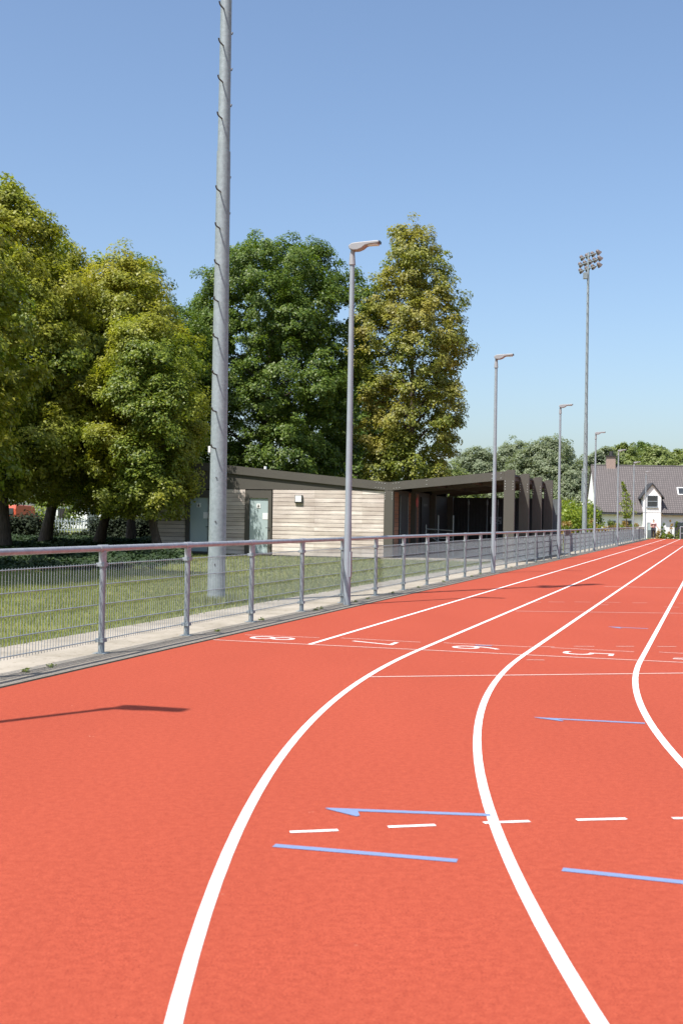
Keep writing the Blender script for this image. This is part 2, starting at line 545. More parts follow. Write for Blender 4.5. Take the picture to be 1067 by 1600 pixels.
# lane numbers: digits lying with their heads towards the infield
def digit(ch, px, py, pw):
    cu = bpy.data.curves.new('lane_number', 'FONT')
    cu.body = ch; cu.size = 1.0; cu.align_x = 'CENTER'; cu.align_y = 'CENTER'; cu.offset = -.012
    tmp = bpy.data.objects.new('tmp', cu); COL.objects.link(tmp)
    bpy.context.view_layer.update()
    me = bpy.data.meshes.new_from_object(tmp.evaluated_get(bpy.context.evaluated_depsgraph_get()))
    bpy.data.objects.remove(tmp)
    co = np.array([v.co[:] for v in me.vertices])
    co[:, :2] -= (co[:, :2].max(0) + co[:, :2].min(0)) / 2
    co[:, :2] /= (co[:, 1].max() - co[:, 1].min())
    lt, lo = ll(px, py)
    c = W(lt, lo)
    for v, p in zip(me.vertices, co):
        q = c + Tv * (p[1] * pw[0]) - Dv * (p[0] * pw[1])
        v.co = (q.x, q.y, .0022)
    me.materials.clear(); me.materials.append(M['digit_paint'])
    o = link(bpy.data.objects.new('lane_number', me)); o.parent = track
for ch, px, py in (('8', 426, 997.3), ('7', 582, 1004.5), ('6', 744, 1012.3), ('5', 918, 1021.5), ('4', 1093, 1030)):
    digit(ch, px, py, (.53, .50))

# concrete strip, drain channel
strip = sheet('kerb_strip', wl([(-6.95, -12), (-5.72, -12), (-5.72, 112), (-6.95, 112)]), .006, M['concrete'], thick=.1)
tag(strip, kind='structure')
mb = MB()
sheet_z = -.05
pts = wl([(-5.72, -12), (TE, -12), (TE, 112), (-5.72, 112)])
ch = thing('drain_channel', None, None, W(-5.535, 50)); ch.rotation_euler = (0, 0, -TH); tag(ch, kind='structure')
mb = MB().box(-.185, .185, -62, 62, -.1, -.03)
mb.build('channel_floor', M['channel'], ch)
mb = MB()
lon = -12.0
while lon < 75:
    mb.box(-.15, .112, lon - 50, lon - 50 + .018, -.02, .002)
    lon += .034
for xx in (-.15, -.062, .022, .10):
    mb.box(xx - .006, xx + .006, -62, 62, -.02, .004)
mb.build('grating', M['grating'], ch)
for xa, xb in ((.118, .150), (-.184, -.158)): MB().box(xa, xb, -62, 62, -.03, .005).build('channel_edge', M['edge'], ch)

# ------------------------------------------------------------------ fence
FL = -5.79           # line of the posts
LON0, STEP = 10.84, 2.035
k0, k1 = -3, 48
fence = thing('railing_fence', 'long galvanised railing with wire mesh panels between grass and red track', 'fence', W(FL, 10.84), -TH)
RH = 1.045
y0, y1 = k0 * STEP, k1 * STEP
GATE = (19, 20)
mb = MB().tube([(0, y0, RH), (0, 19 * STEP - .1, RH)], .031, 14)
mb.build('top_rail', M['galv_rail'], fence)
mb = MB().tube([(0, 20 * STEP + .1, RH), (0, y1, RH)], .031, 10)
mb.build('top_rail', M['galv_rail'], fence)
pm = MB().tube([(0, 0, -.01), (0, 0, RH - .02)], .0315, 14)
pm.box(-.065, .065, -.065, .065, -.004, .012)
p0 = pm.build('post', M['galv'], fence)
s0 = MB().tube([(0, 0, RH - .17), (0, 0, RH - .03)], .038, 14).tube([(0, -.085, RH), (0, .085, RH)], .037, 14).build('rail_sleeve', M['galv_rail'], p0)
c0 = MB().box(-.050, .038, -.045, .045, -.018, .018).build('mesh_clamp', M['galv'], p0); c0.location.z = .135
c1_ = c0.copy(); link(c1_); c1_.parent = p0; c1_.location.z = .885
for k in range(k0, k1 + 1):
    if k == k0: o = p0
    else:
        o = p0.copy(); link(o); o.parent = fence
        for ch_ in (s0, c0, c1_):
            c = ch_.copy(); link(c); c.parent = o
    o.location = (0, k * STEP, 0)
pn = MB()
XM = -.048
nwire = 40
for i in range(nwire):
    yy = .028 + i * (STEP - .056) / (nwire - 1)
    pn.tube([(XM, yy, .108), (XM, yy, .90)], .0030, 5, cap=False)
for z in (.135, .30, .485, .685, .885):
    for dx in (-.0072, .0072):
        pn.tube([(XM + dx, .02, z), (XM + dx, STEP - .02, z)], .0041, 5, cap=False)
q0 = pn.build('mesh_panel', M['wire'], fence)
first = True
for k in range(k0, k1):
    if k == 19: continue
    if first: o = q0; first = False
    else: o = q0.copy(); link(o); o.parent = fence
    o.location = (0, k * STEP, 0)
gate = thing('fence_gate', 'narrow mesh gate with a dark top panel in the far part of the railing', 'gate', W(FL, 10.84 + 19 * STEP), -TH)
g_ = MB()
g_.tube([(0, .1, .1), (0, .1, RH)], .025, 8).tube([(0, STEP - .1, .1), (0, STEP - .1, RH)], .025, 8)
g_.tube([(0, .1, RH), (0, STEP - .1, RH)], .025, 8).tube([(0, .1, .1), (0, STEP - .1, .1)], .02, 8)
g_.build('gate_frame', M['galv'], gate)
g_ = MB()
for i in range(1, 34):
    yy = .1 + i * (STEP - .2) / 34
    g_.tube([(0, yy, .1), (0, yy, .86)], .0031, 5, cap=False)
for z in (.3, .5, .68, .86): g_.tube([(0, .1, z), (0, STEP - .1, z)], .006, 5, cap=False)
g_.build('mesh_panel', M['wire'], gate)
MB().box(-.02, .02, .14, STEP - .14, .88, 1.01).build('top_panel', M['charcoal'], gate)
MB().tube([(.03, STEP - .25, .8), (.09, STEP - .25, .8), (.09, STEP - .36, .8)], .012, 6).build('handle', M['black'], gate)

# ------------------------------------------------------------------ lamp posts
LH = 5.72
lamp0 = thing('lamp_post', 'x', 'lamp post', (0, 0, 0), -TH, 'lamp posts along the track fence')
lp = MB().tube([(0, 0, 0), (0, 0, 1.25), (0, 0, 1.32), (0, 0, 5.46)], [.060, .058, .054, .038], 16)
lp.build('pole', M['lamp_grey'], lamp0)
MB().box(.045, .064, -.045, .045, .45, .85).build('service_door', M['lamp_grey'], lamp0)
MB().tube([(0, 0, 5.44), (0, 0, 5.47), (.0, 0, 5.62), (.02, 0, 5.72)], [.055, .052, .04, .032], 14).build('bracket', M['lamp_head'], lamp0)
hp = [(-.05, 5.735), (.0, 5.775), (.10, 5.785), (.42, 5.80), (.455, 5.79), (.455, 5.765), (.43, 5.755), (.30, 5.745), (.23, 5.73), (.17, 5.685), (.10, 5.66), (.03, 5.66), (-.03, 5.68)]
hd = MB().prism(hp, -.085, .085, 'y')
ho = hd.build('lamp_head', M['lamp_head'], lamp0, fix=True)
bv = ho.modifiers.new('bevel', 'BEVEL'); bv.width = .012; bv.segments = 2
MB().box(.447, .462, -.06, .06, 5.757, 5.797).build('end_cap', M['black'], ho)
MB().box(.26, .43, -.065, .065, 5.735, 5.750).build('lens', M['lens'], ho)
LLAT = -5.60
lons = [4.9, 18.62, 32.0, 46.0, 60.2, 74.8, 89.6, 105.5]
labs = ['lamp post that throws the nearest lamp shadow on the track',
        'tallest looking grey lamp post, at the fence before the timber wall',
        'grey lamp post standing before the front corner of the canopy',
        'lamp post at the fence where the pavilion ends and the bushes begin',
        'lamp post at the fence between the far floodlight mast and the white house gable',
        'lamp post in front of the chimney of the white house',
        'lamp post close to the sapling before the tiled roof',
        'smallest lamp post, before the dormer window at the far end of the fence']
for i, (lo, lb) in enumerate(zip(lons, labs)):
    o = lamp0 if i == 0 else copy_tree(lamp0)
    o.location = W(LLAT, lo); o['label'] = lb
o = copy_tree(lamp0); p = at(908, 816, 100)
o.location = (p.x, p.y, 0); o['label'] = 'lone lamp post behind the fence, close beside the far floodlight mast'
o['group'] = 'lamp posts beyond the fence'

# ------------------------------------------------------------------ floodlight masts
MH = 16.2
def mast(label, loc, aim):
    t = thing('floodlight_mast', label, 'floodlight mast', loc, 0, 'floodlight masts of the sports ground')
    lo = MB().tube([(0, 0, -.05), (0, 0, 7.22)], [.145, .109], 32)
    lo.build('lower_section', M['galv'], t)
    MB().tube([(0, 0, 7.1), (0, 0, MH)], [.0985, .066], 28).build('upper_section', M['galv'], t)
    a = R_(-112)
    pg = MB()
    pg.tube([(0, 0, 0), (.13, 0, .006), (.165, 0, .022), (.18, 0, .055)], [.0125, .0125, .0125, .014], 8)
    pg0 = None
    z = 2.46; i = 0
    while z < MH - .5:
        if not 7.0 < z < 7.2:
            r = .145 - (.145 - .066) * z / MH
            for s in (0, 1):
                zz = z + (.29 if s else 0)
                ang = R_(-108) if s == 0 else R_(72)
                if pg0 is None: o = pg0 = pg.build('step_peg', M['peg'], t)
                else: o = pg0.copy(); link(o); o.parent = t
                o.location = (math.cos(ang) * (r - .012), math.sin(ang) * (r - .012), zz)
                o.rotation_euler = (0, 0, ang)
        z += .585; i += 1
    MB().box(-.165, -.13, -.05, -.0, 2.40, 2.50).build('cable_plate', M['white'], t)
    bo = MB()
    for zz in (2.0, 1.3, .62):
        bo.tube([(-.02, -.13, zz), (-.02, -.155, zz)], .012, 8)
    bo.build('cover_bolt', M['peg'], t)
    # head: three cross arms with floodlights
    hdx = Vector((math.cos(aim), math.sin(aim), 0)); nx = Vector((-hdx.y, hdx.x, 0))
    fr = MB()
    rows = [(MH + .05, .95, 4, 0.0), (MH + .42, 1.0, 5, 0.05), (MH + .80, .85, 4, 0.1)]
    for z, half, n, off in rows:
        fr.tube([nx * -half + Vector((0, 0, z)), nx * half + Vector((0, 0, z))], .035, 8)
    fr.tube([(0, 0, MH - .3), (0, 0, MH + 1.0)], .06, 10)
    fr.box(-.28, -.06, -.12, .12, MH - .55, MH - .2)
    fr.build('head_frame', M['galv'], t)
    for z, half, n, off in rows:
        for k in range(n):
            c = nx * (-half + 2 * half * k / (n - 1)) + hdx * .12 + Vector((0, 0, z + .05))
            ax = (hdx * .75 + Vector((0, 0, -.66))).normalized()
            fl = MB().tube([c - ax * .18, c - ax * .15, c - ax * .02, c + ax * .10], [.04, .09, .12, .165], 14)
            fo = fl.build('floodlight', M['flood'], t)
            MB().tube([c + ax * .101, c + ax * .108], .145, 14).build('lens', M['lens'], fo)
    bs = MB().tube([(0, 0, -.02), (0, 0, .03)], .24, 20)
    bs.build('base_flange', M['galv'], t)
    return t
p = W(0, 0) + Vector((-1.975, 19.45, 0))
mast('tall galvanised mast with step pegs on the lawn before the toilet doors', p, R_(-40))
p2 = at(912.5, 820, 71.2)
mast('distant floodlight mast with its lamps in view above the fence by the white house', (p2.x, p2.y, 0), R_(22))

# ------------------------------------------------------------------ pavilion
OB = gr(605, 873.5)
PV = thing('pavilion', 'low timber clad changing pavilion with butterfly roof and open steel canopy', 'pavilion', OB, -TH)
UL, UR, VD = -8.75, 4.0, 11.0
def ztop(u): return 2.66 + (-u) * .096 if u <= 0 else 2.66 + u * .098
# timber wall of stacked boards, with openings for the doors
doors = [(-7.62, -6.60), (-5.30, -4.30)]
WALLV = .075
def boards(mb, a0, a1, z0, z1, face, depth, axis, pitch=.1465, seams=()):
    z = z0
    while z < z1 - .03:
        h = min(pitch - .014, z1 - z)
        cuts = [a0] + [s for s in seams if a0 + .3 < s < a1 - .3] + [a1]
        for c0_, c1_ in zip(cuts[:-1], cuts[1:]):
            j = random.uniform(-.002, .002)
            if axis == 'u': mb.box(c0_ + .001, c1_ - .001, face + j, face + depth, z, z + h)
            else: mb.box(face - depth, face + j, c0_ + .001, c1_ - .001, z, z + h)
        z += pitch
edges = [UL, doors[0][0] - .03, doors[0][1] + .03, doors[1][0] - .03, doors[1][1] + .03, -.17]
for a_, b_ in ((edges[0], edges[1]), (edges[2], edges[3]), (edges[4], edges[5])):
    fw = MB()
    boards(fw, a_, b_, .04, 2.36, WALLV, .022, 'u', seams=(-2.7, -.95))
    fw.build('front_cladding', M['timber'], PV)
bk_ = MB()
bk_.box(UL + .01, -.02, WALLV + .026, WALLV + .2, 0, 2.30)
bk_.build('front_wall', M['taupe_dark'], PV)
# panel above the timber
up = MB()
nseg = 12
for i in range(nseg):
    a_ = UL + (-.16 - UL) * i / nseg; b_ = UL + (-.16 - UL) * (i + 1) / nseg
    up.add([(a_, WALLV, 2.375), (b_, WALLV, 2.375), (b_, WALLV, max(2.38, ztop(b_) - .05)), (a_, WALLV, max(2.38, ztop(a_) - .05))], [(0, 1, 2, 3)])
up.build('upper_panel', M['taupe'], PV)
# side and rear walls of the closed part
for va, vb in ((.75, 1.55), (3.1, 4.6)):
    sw = MB()
    boards(sw, va, vb, .1, 2.34, -.02, .022, 'v')
    sw.build('side_cladding', M['timber_red'], PV)
sv = MB().box(-.24, -.05, .34, 6.6, 0.0, 2.42).box(-.24, -.05, 6.6, VD - .1, 0, 2.36)
sv.build('side_wall', M['taupe_dark'], PV)
rw = MB().box(UL + .01, -.26, VD - .3, VD - .1, 0, 3.0).box(UL + .01, UL + .2, .34, VD - .32, 0, 3.0)
rw.build('rear_wall', M['charcoal'], PV)
# dark enclosure wall across the back of the canopy, with upright posts
ew = MB().box(-.04, 4.0, VD - .05, VD + .1, .0, 2.36)
for i in range(28):
    u = .05 + i * .14
    ew.box(u, u + .02, VD - .075, VD - .051, .02, 2.34)
ew.build('back_screen', M['charcoal'], PV)
ep = MB()
for i in range(7):
    u = 4.01 + i * .082
    ep.box(u, u + .076, VD - .12, VD + .3, .0, 2.33)
epo = ep.build('end_cladding', M['slate'], PV)
for u in (.75, 1.55, 2.0, 2.62, 3.6):
    MB().tube([(u, VD - .5, .05), (u, VD - .5, 2.28)], .022, 8).tube([(u, VD - .5, 2.05), (u, VD - .5, 2.2)], .045, 8).build('upright', M['galv'], PV)
# roof: two inclined decks
def deck(ua, ub, v0, v1, m_, name, t=.07, drop=0.0):
    za, zb = ztop(ua) - drop, ztop(ub) - drop
    mb = MB().prism([(ua, za - t), (ub, zb - t), (ub, zb), (ua, za)], v0, v1, 'y')
    return mb.build(name, m_, PV, fix=True)
lr = deck(UL - .25, -.02, .02, VD + .3, M['taupe'], 'roof', .07, .012)
rr = deck(.02, UR, .02, VD + .3, [M['taupe']], 'canopy_roof', .06, .012)
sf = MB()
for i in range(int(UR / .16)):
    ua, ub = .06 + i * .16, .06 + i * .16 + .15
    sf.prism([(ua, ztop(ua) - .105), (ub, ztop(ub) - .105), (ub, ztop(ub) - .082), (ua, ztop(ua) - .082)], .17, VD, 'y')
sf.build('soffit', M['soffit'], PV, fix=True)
MB().box(-.14, .14, .225, VD + .2, ztop(0) - .12, ztop(0) - .006).build('valley_gutter', M['taupe_dark'], PV)
# vent stubs on the roof
MB().tube([(-5.15, 1.6, ztop(-5.15) - .05), (-5.15, 1.6, ztop(-5.15) + .11)], .055, 10).build('roof_vent', M['white'], PV)
# frames
def bolts(mb, pts, v):
    for (u, z) in pts: mb.tube([(u, v, z), (u, v - .012, z)], .014, 6, m=1)
NF = 4
FS = 3.33
for k in range(NF):
    v = k * FS
    b_ = MB()
    dep = .29
    b_.prism([(.02, ztop(0) - dep), (UR, ztop(UR) - dep), (UR, ztop(UR)), (.02, ztop(0))], v, v + .16, 'y')
    if k == 0:
        pts = []
        for i in range(3):
            for zz in (-.055, -.23):
                u = .16 + i * .1 + .03 * (zz < -.1)
                pts.append((u, ztop(u) + zz))
        pts += [(1.35, ztop(1.35) - .07), (1.35, ztop(1.35) - .2), (3.6, ztop(3.6) - .07), (3.6, ztop(3.6) - .2), (3.9, ztop(3.9) - .06), (3.9, ztop(3.9) - .22)]
        bolts(b_, pts, v)
    b_.build('canopy_beam', [M['taupe'], M['bolt']], PV, fix=True)
    if k == 0:
        b_ = MB().prism([(UL - .25, ztop(UL - .25) - dep), (-.02, ztop(0) - dep), (-.02, ztop(0)), (UL - .25, ztop(UL - .25))], v, v + .10, 'y')
        pts = []
        for i in range(4):
            for zz in (-.055, -.23):
                u = -.16 - i * .1 + .03 * (zz > -.1)
                pts.append((u, ztop(u) + zz))
        bolts(b_, pts, v)
        b_.build('roof_fascia', [M['taupe'], M['bolt']], PV, fix=True)
    # inner column at the valley
    c_ = MB().prism([(-.15, -.02), (.17, -.02), (.17, ztop(0) - dep - .002), (-.15, ztop(0) - dep - .002)], v + .004, v + .22, 'y')
    if k == 0:
        c_.prism([(-.018, ztop(0) - dep), (.018, ztop(0) - dep), (.018, ztop(0)), (-.018, ztop(0))], v - .003, v + .1, 'y')
        pts = [(u, 2.37 - dz - dep + .27) for u in (-.115, .135) for dz in (.06, .13, .2, .27)]
        bolts(c_, pts, v + .004)
        for i in range(14): c_.box(-.185, -.155, v + .09, v + .13, .15 + i * .16, .19 + i * .16)
    c_.build('valley_column', [M['taupe'], M['bolt']], PV, fix=True)
    # outer column stands just beyond the roof edge and rises above it
    zc = ztop(UR) + .05
    c_ = MB().prism([(UR + .004, -.02), (UR + .36, -.02), (UR + .36, zc), (UR + .12, zc), (UR + .004, ztop(UR) - .02)], v - .003, v + .16, 'y')
    pts = [(u, z) for u in (UR + .05, UR + .31) for z in (2.72, 2.63, 2.54, 2.45)]
    bolts(c_, pts, v - .003)
    c_.build('outer_column', [M['taupe'], M['bolt']], PV, fix=True)
for u in (1.3, 2.6):
    MB().box(u - .05, u + .05, .18, VD, ztop(u) - .25, ztop(u) - .11).build('purlin', M['taupe_dark'], PV)
MB().box(UR - .07, UR, .17, VD - .6, ztop(UR) - .24, ztop(UR) - .075).build('edge_beam', M['taupe'], PV)
# doors in the front
def front_door(ua, ub, wheel):
    fr = MB()
    z1 = 2.34
    fr.box(ua, ua + .16, .02, .13, .03, z1).box(ub - .13, ub, .02, .13, .03, z1)
    fr.box(ua + .16, ub - .13, .02, .13, 2.06, z1).box(ua + .16, ub - .13, .02, .13, .03, .10)
    d = fr.build('door', M['taupe'], PV)
    d['label'] = 'door with a frosted pane and a wheelchair sign' if wheel else 'door with a frosted pane and a person sign'
    MB().box(ua + .162, ub - .132, .07, .085, .102, 2.058).build('pane', M['frost'], d)
    MB().box(ua + .42, ua + .57, .055, .069, 1.70, 1.86).build('sign', M['white'], d)
    s = MB(); cu = ua + .495
    s.tube([(cu, .054, 1.815), (cu, .047, 1.815)], .018, 10)
    if wheel:
        s.box(cu - .014, cu + .014, .047, .054, 1.75, 1.79); s.tube([(cu, .054, 1.755), (cu, .047, 1.755)], .033, 12)
    else:
        s.box(cu - .028, cu + .028, .047, .054, 1.745, 1.79); s.box(cu - .012, cu + .012, .047, .054, 1.715, 1.744)
    s.build('pictogram', M['black'], d)
    MB().box(ub - .34, ub - .145, .06, .069, 1.30, 1.53).build('notice', M['white'], d)
    MB().tube([(ub - .07, .02, 1.0), (ub - .07, -.03, 1.0), (ub - .19, -.03, 1.0)], .012, 8).build('handle', M['black'], d)
    h = MB()
    for z in (1.66, 1.78, .35): h.tube([(ua + .02, .02, z), (ua + .02, .02, z + .08)], .018, 8)
    h.build('hinge', M['black'], d)
front_door(*doors[0], True)
front_door(*doors[1], False)
w_ = MB().prism([(-3.42, 1.90), (-3.14, 1.90), (-3.14, 2.18), (-3.42, 2.18)], .0, WALLV - .003, 'y')
wl_ = w_.build('wall_light', M['black'], PV, fix=True)
MB().box(-3.40, -3.17, -.012, -.002, 1.945, 2.165).build('lamp_glass', M['white'], wl_)
# doors in the shaded side wall
MB().box(-.05, .0, .36, .72, .05, 2.2).build('side_door', M['green_door'], PV)
d = MB().box(-.05, -.005, 1.68, 2.9, .05, 2.25).build('side_door', M['charcoal'], PV)
for v in (1.72, 2.86): MB().tube([(.0, v, .1), (.0, v, 2.2)], .014, 6).build('door_trim', M['galv'], d)
d = MB().box(-.05, .005, 5.0, 6.2, .05, 2.25).build('side_door', M['black'], PV)
MB().box(.006, .016, 5.3, 5.9, 1.9, 2.0).build('door_plate', M['slate'], d)
MB().box(1.62, 2.0 + .1, VD - .10, VD - .078, 1.25, 1.55).build('notice_board', M['lamp_grey'], PV)
nb = MB()
for i, (a_, c_) in enumerate(((.07, 1.29), (.2, 1.33), (.33, 1.28), (.1, 1.42), (.26, 1.44), (.38, 1.40))):
    nb.box(1.62 + a_, 1.62 + a_ + .08, VD - .108, VD - .101, c_, c_ + .07)
nb.build('notice_pictogram', M['black'], PV)
# paved floor under the canopy
tr = MB().box(-.15, 4.6, -.35, VD + 1.0, -.06, .035)
tro = tr.build('terrace', M['concrete'])
tro.location = OB; tro.rotation_euler = (0, 0, -TH); tag(tro, kind='structure')

# red siren box and rack in the canopy
def pv(u, v, z=0.0): return OB + Tv * u + Dv * v + Vector((0, 0, z))
t = thing('fire_hose_reel', 'red hose reel with a pale pipe on the shaded timber wall', 'hose reel', pv(.02, 3.55), -TH)
MB().tube([(.0, .0, 2.02), (.16, .0, 2.02)], .19, 18).build('reel', M['red'], t)
MB().tube([(.1, .0, 1.3), (.1, .0, 1.85)], .03, 8).build('pipe', M['white'], t)
t = thing('bike_rack', 'tubular silver rack standing under the canopy near the timber wall', 'rack', pv(.75, 2.6), -TH)
rk = MB()
for u in (0, .45, 1.0): rk.tube([(u, 0, .04), (u, 0, 1.55 if u else 1.2)], .022, 8)
rk.build('upright', M['galv'], t)
for z, a_ in ((1.05, 0), (.75, .0), (.45, 0)): MB().tube([(0, 0, z), (1.0, 0, z - .05)], .016, 8).build('crossbar', M['galv'], t)
MB().tube([(.2, 0, .75), (.95, 0, .35)], .016, 8).build('brace', M['galv'], t)

# ------------------------------------------------------------------ trees
def leaf_quads(pos, nrm, size, aspect=.62, rngs=rng):
    n = len(pos)
    nrm = nrm / np.linalg.norm(nrm, axis=1, keepdims=True)
    r = rngs.normal(size=(n, 3))
    t = np.cross(nrm, r); t /= np.linalg.norm(t, axis=1, keepdims=True) + 1e-9
    b_ = np.cross(nrm, t)
    s = size * rngs.uniform(.65, 1.3, (n, 1))
    fold = nrm * s * .12
    return np.stack([pos - t * s * .5, pos + b_ * s * aspect * .5 + fold, pos + t * s * .5, pos - b_ * s * aspect * .5 + fold], 1)


def crown_points(h, prof, nl, ns, per, seed, lump=(.9, 1.5), sub=.34, flat=.7, droop=.15, asym=None, inner=.22, jit=.35):
    """lumps of foliage over an envelope; each lump carries sprays of leaves on its outer, upper side"""
    g = np.random.default_rng(seed)
    zf = np.array([p_[0] for p_ in prof]); rf = np.array([p_[1] for p_ in prof])
    zz = np.linspace(zf[0], zf[-1], 200); rr_ = np.interp(zz, zf, rf)
    pdf = rr_ + .12 * rr_.max(); cdf = np.cumsum(pdf); cdf /= cdf[-1]
    z = np.interp((np.arange(nl) + g.uniform(size=nl)) / nl, cdf, zz)
    az = (np.arange(nl) * 2.39996 + g.uniform(-.6, .6, nl)) % 6.2832
    ph = g.uniform(0, 6.28, 4)
    wob = 1 + .10 * np.sin(3 * az + ph[0] + 5 * z / h) + .08 * np.sin(5 * az + ph[1] - 11 * z / h) + .07 * np.sin(2 * az + ph[2] + 19 * z / h)
    R = np.interp(z, zf, rf) * wob
    ls = g.uniform(*lump, nl) * np.clip(.35 + R / (.55 * rf.max()), .45, 1.1)
    rad = np.maximum(0, R - ls * .75) * np.where(g.uniform(size=nl) < inner, g.uniform(.2, .7, nl), g.uniform(.86, 1.06, nl))
    L = np.stack([np.cos(az) * rad, np.sin(az) * rad, z], 1)
    if asym is not None:
        L[:, 0] += np.interp(z, *asym[0]); L[:, 1] += np.interp(z, *asym[1])
    out = np.stack([np.cos(az), np.sin(az), np.full(nl, .45)], 1)
    li = np.repeat(np.arange(nl), ns)
    d = g.normal(size=(nl * ns, 3)) + out[li] * .75
    d /= np.linalg.norm(d, axis=1, keepdims=True)
    S = L[li] + d * (ls[li] * g.uniform(.6, 1.08, nl * ns))[:, None] * np.array([1, 1, flat])
    S[:, 2] -= droop * ls[li] * np.hypot(d[:, 0], d[:, 1]) ** 2
    k_ = np.where(g.uniform(size=nl * ns) < .12, 1.45, 1.0)
    S += d * ((k_ - 1) * ls[li])[:, None] * .6
    si = np.repeat(np.arange(nl * ns), per)
    n = len(si)
    o = g.normal(size=(n, 3)) * np.array([1, 1, .55])
    ln = np.linalg.norm(o, axis=1, keepdims=True)
    o *= np.minimum(1, 1.7 / ln)
    P_ = S[si] + o * sub * .62
    P_[:, 2] -= .10 * sub * (ln[:, 0] ** 2)
    N_ = np.array([0, 0, .55]) + d[si] * .75 + g.normal(size=(n, 3)) * jit + o * .22
    ok = P_[:, 2] > zf[0] * .72
    return P_[ok], N_[ok], L


def trunk_mb(h, r, limbs, lean=(0, 0), seed=0, top=.7, twist=.12):
    g = random.Random(seed)
    mb = MB()
    pts, rad = [], []
    for i in range(9):
        f = i / 8
        pts.append((lean[0] * min(1, f * 2.2) + g.uniform(-twist, twist) * f, lean[1] * min(1, f * 2.2) + g.uniform(-twist, twist) * f, f * h * top - .05))
        rad.append(r * (1.35 if i == 0 else 1.0) * (1 - .85 * f))
    mb.tube(pts, rad, 12)
    cl = list(limbs)
    g.shuffle(cl)
    for c in cl[:46]:
        zb = max(h * .13, min(c[2] - .35 * math.hypot(c[0], c[1]) - .3, h * top * .95))
        f = zb / (h * top); i = min(7, int(f * 8)); q = f * 8 - i
        a = Vector(pts[i]).lerp(Vector(pts[i + 1]), min(1, q)); ra = rad[i] * (1 - q) + rad[i + 1] * q
        e = Vector(c); mdl = a.lerp(e, .5) + Vector((g.uniform(-.2, .2), g.uniform(-.2, .2), g.uniform(.1, .5)))
        mb.tube([a, mdl, e], [min(.09, ra * .5), min(.05, ra * .3), .012], 6)
    return mb


def tree(name, label, base, h, prof, tr_r, m, ncl, per, leaf, seed, lean=(0, 0), group=None, aspect=.62, rz=0, extra=None, **kw):
    t = thing(name, label, 'tree', (base[0], base[1], -.01), 0, group)
    P_, N_, c = crown_points(h, prof, *ncl, per, seed, **kw)
    P_[:, 0] += lean[0]; P_[:, 1] += lean[1]; c[:, 0] += lean[0]; c[:, 1] += lean[1]
    g = np.random.default_rng(seed + 5)
    V = leaf_quads(P_, N_, leaf, aspect, g)
    quads_obj('crown', V, m, t)
    if extra: extra(t)
    trunk_mb(h, tr_r, [tuple(x) for x in c], lean, seed).build('trunk', M['bark'], t)
    return t


GT = 'row of trees beside the pavilion'
lime = lambda r, z0, h: [(z0, r * .45), (z0 + .10 * h, r * .88), (z0 + .28 * h, r), (.55 * h, r * .92), (.72 * h, r * .70), (.87 * h, r * .40), (.96 * h, r * .17), (h, .05)]
# (px of the trunk, distance, height, radius, crown base)
p = at(8, 850, 44)
tree('lime_tree', 'tallest yellow green lime tree with a thick straight trunk', p, 13.4, lime(4.2, 2.3, 13.4), .24, M['lime_leaf'], (130, 16), 85, .125, 1, group=GT, lean=(-.2, 0))
p = at(70, 845, 52)
tree('lime_tree', 'lime tree with a leaning sunlit trunk behind the tallest lime', p, 12.9, lime(4.0, 2.5, 12.9), .26, M['lime_leaf'], (100, 14), 75, .135, 2, lean=(.7, 0), group=GT)
p = at(152, 843, 47.5)
tree('lime_tree', 'yellowing lime tree with a low pointed top between tall lime and mast', p, 11.3, [(1.9, 1.6), (3.0, 2.7), (5.0, 3.1), (6.8, 3.0), (8.4, 2.6), (9.8, 1.95), (10.8, 1.2), (11.3, .3)], .21, M['lime_leaf'], (100, 16), 80, .125, 3, group=GT, lean=(.85, 0))
p = at(205, 846, 57)
tree('alder_tree', 'dark green tree whose top shows behind the yellowing lime', p, 13.2, [(2.2, 1.6), (4, 3.1), (7, 3.6), (9.0, 3.3), (10.8, 2.7), (12.2, 1.7), (13.2, .4)], .22, M['green_leaf'], (85, 13), 70, .145, 4, group=GT)
p = at(250, 866, 42.5)
tree('lime_tree', 'low lime tree whose branches hang before the left end of the pavilion', p, 8.3, [(1.7, 1.1), (2.4, 1.75), (4.0, 1.95), (5.4, 1.9), (6.6, 1.65), (7.5, 1.2), (8.1, .5)], .17, M['lime_leaf'], (74, 15), 80, .105, 5, lump=(.6, 1.0), sub=.28, group=GT, lean=(-.62, 0))
# trees mostly outside the frame on the left, which shade the lawn
tree('lime_tree', 'lime tree with the nearest crown, overhanging the lawn behind the railing', (-12.9, 35.0), 13.6, lime(3.9, 2.2, 13.6), .22, M['lime_leaf'], (80, 13), 50, .18, 6, group=GT)
tree('lime_tree', 'tall lime tree whose crown throws the shade on the lawn', (-12.3, 23.5), 17, lime(4.5, 2.4, 17), .22, M['lime_leaf'], (90, 13), 45, .19, 8, group=GT)

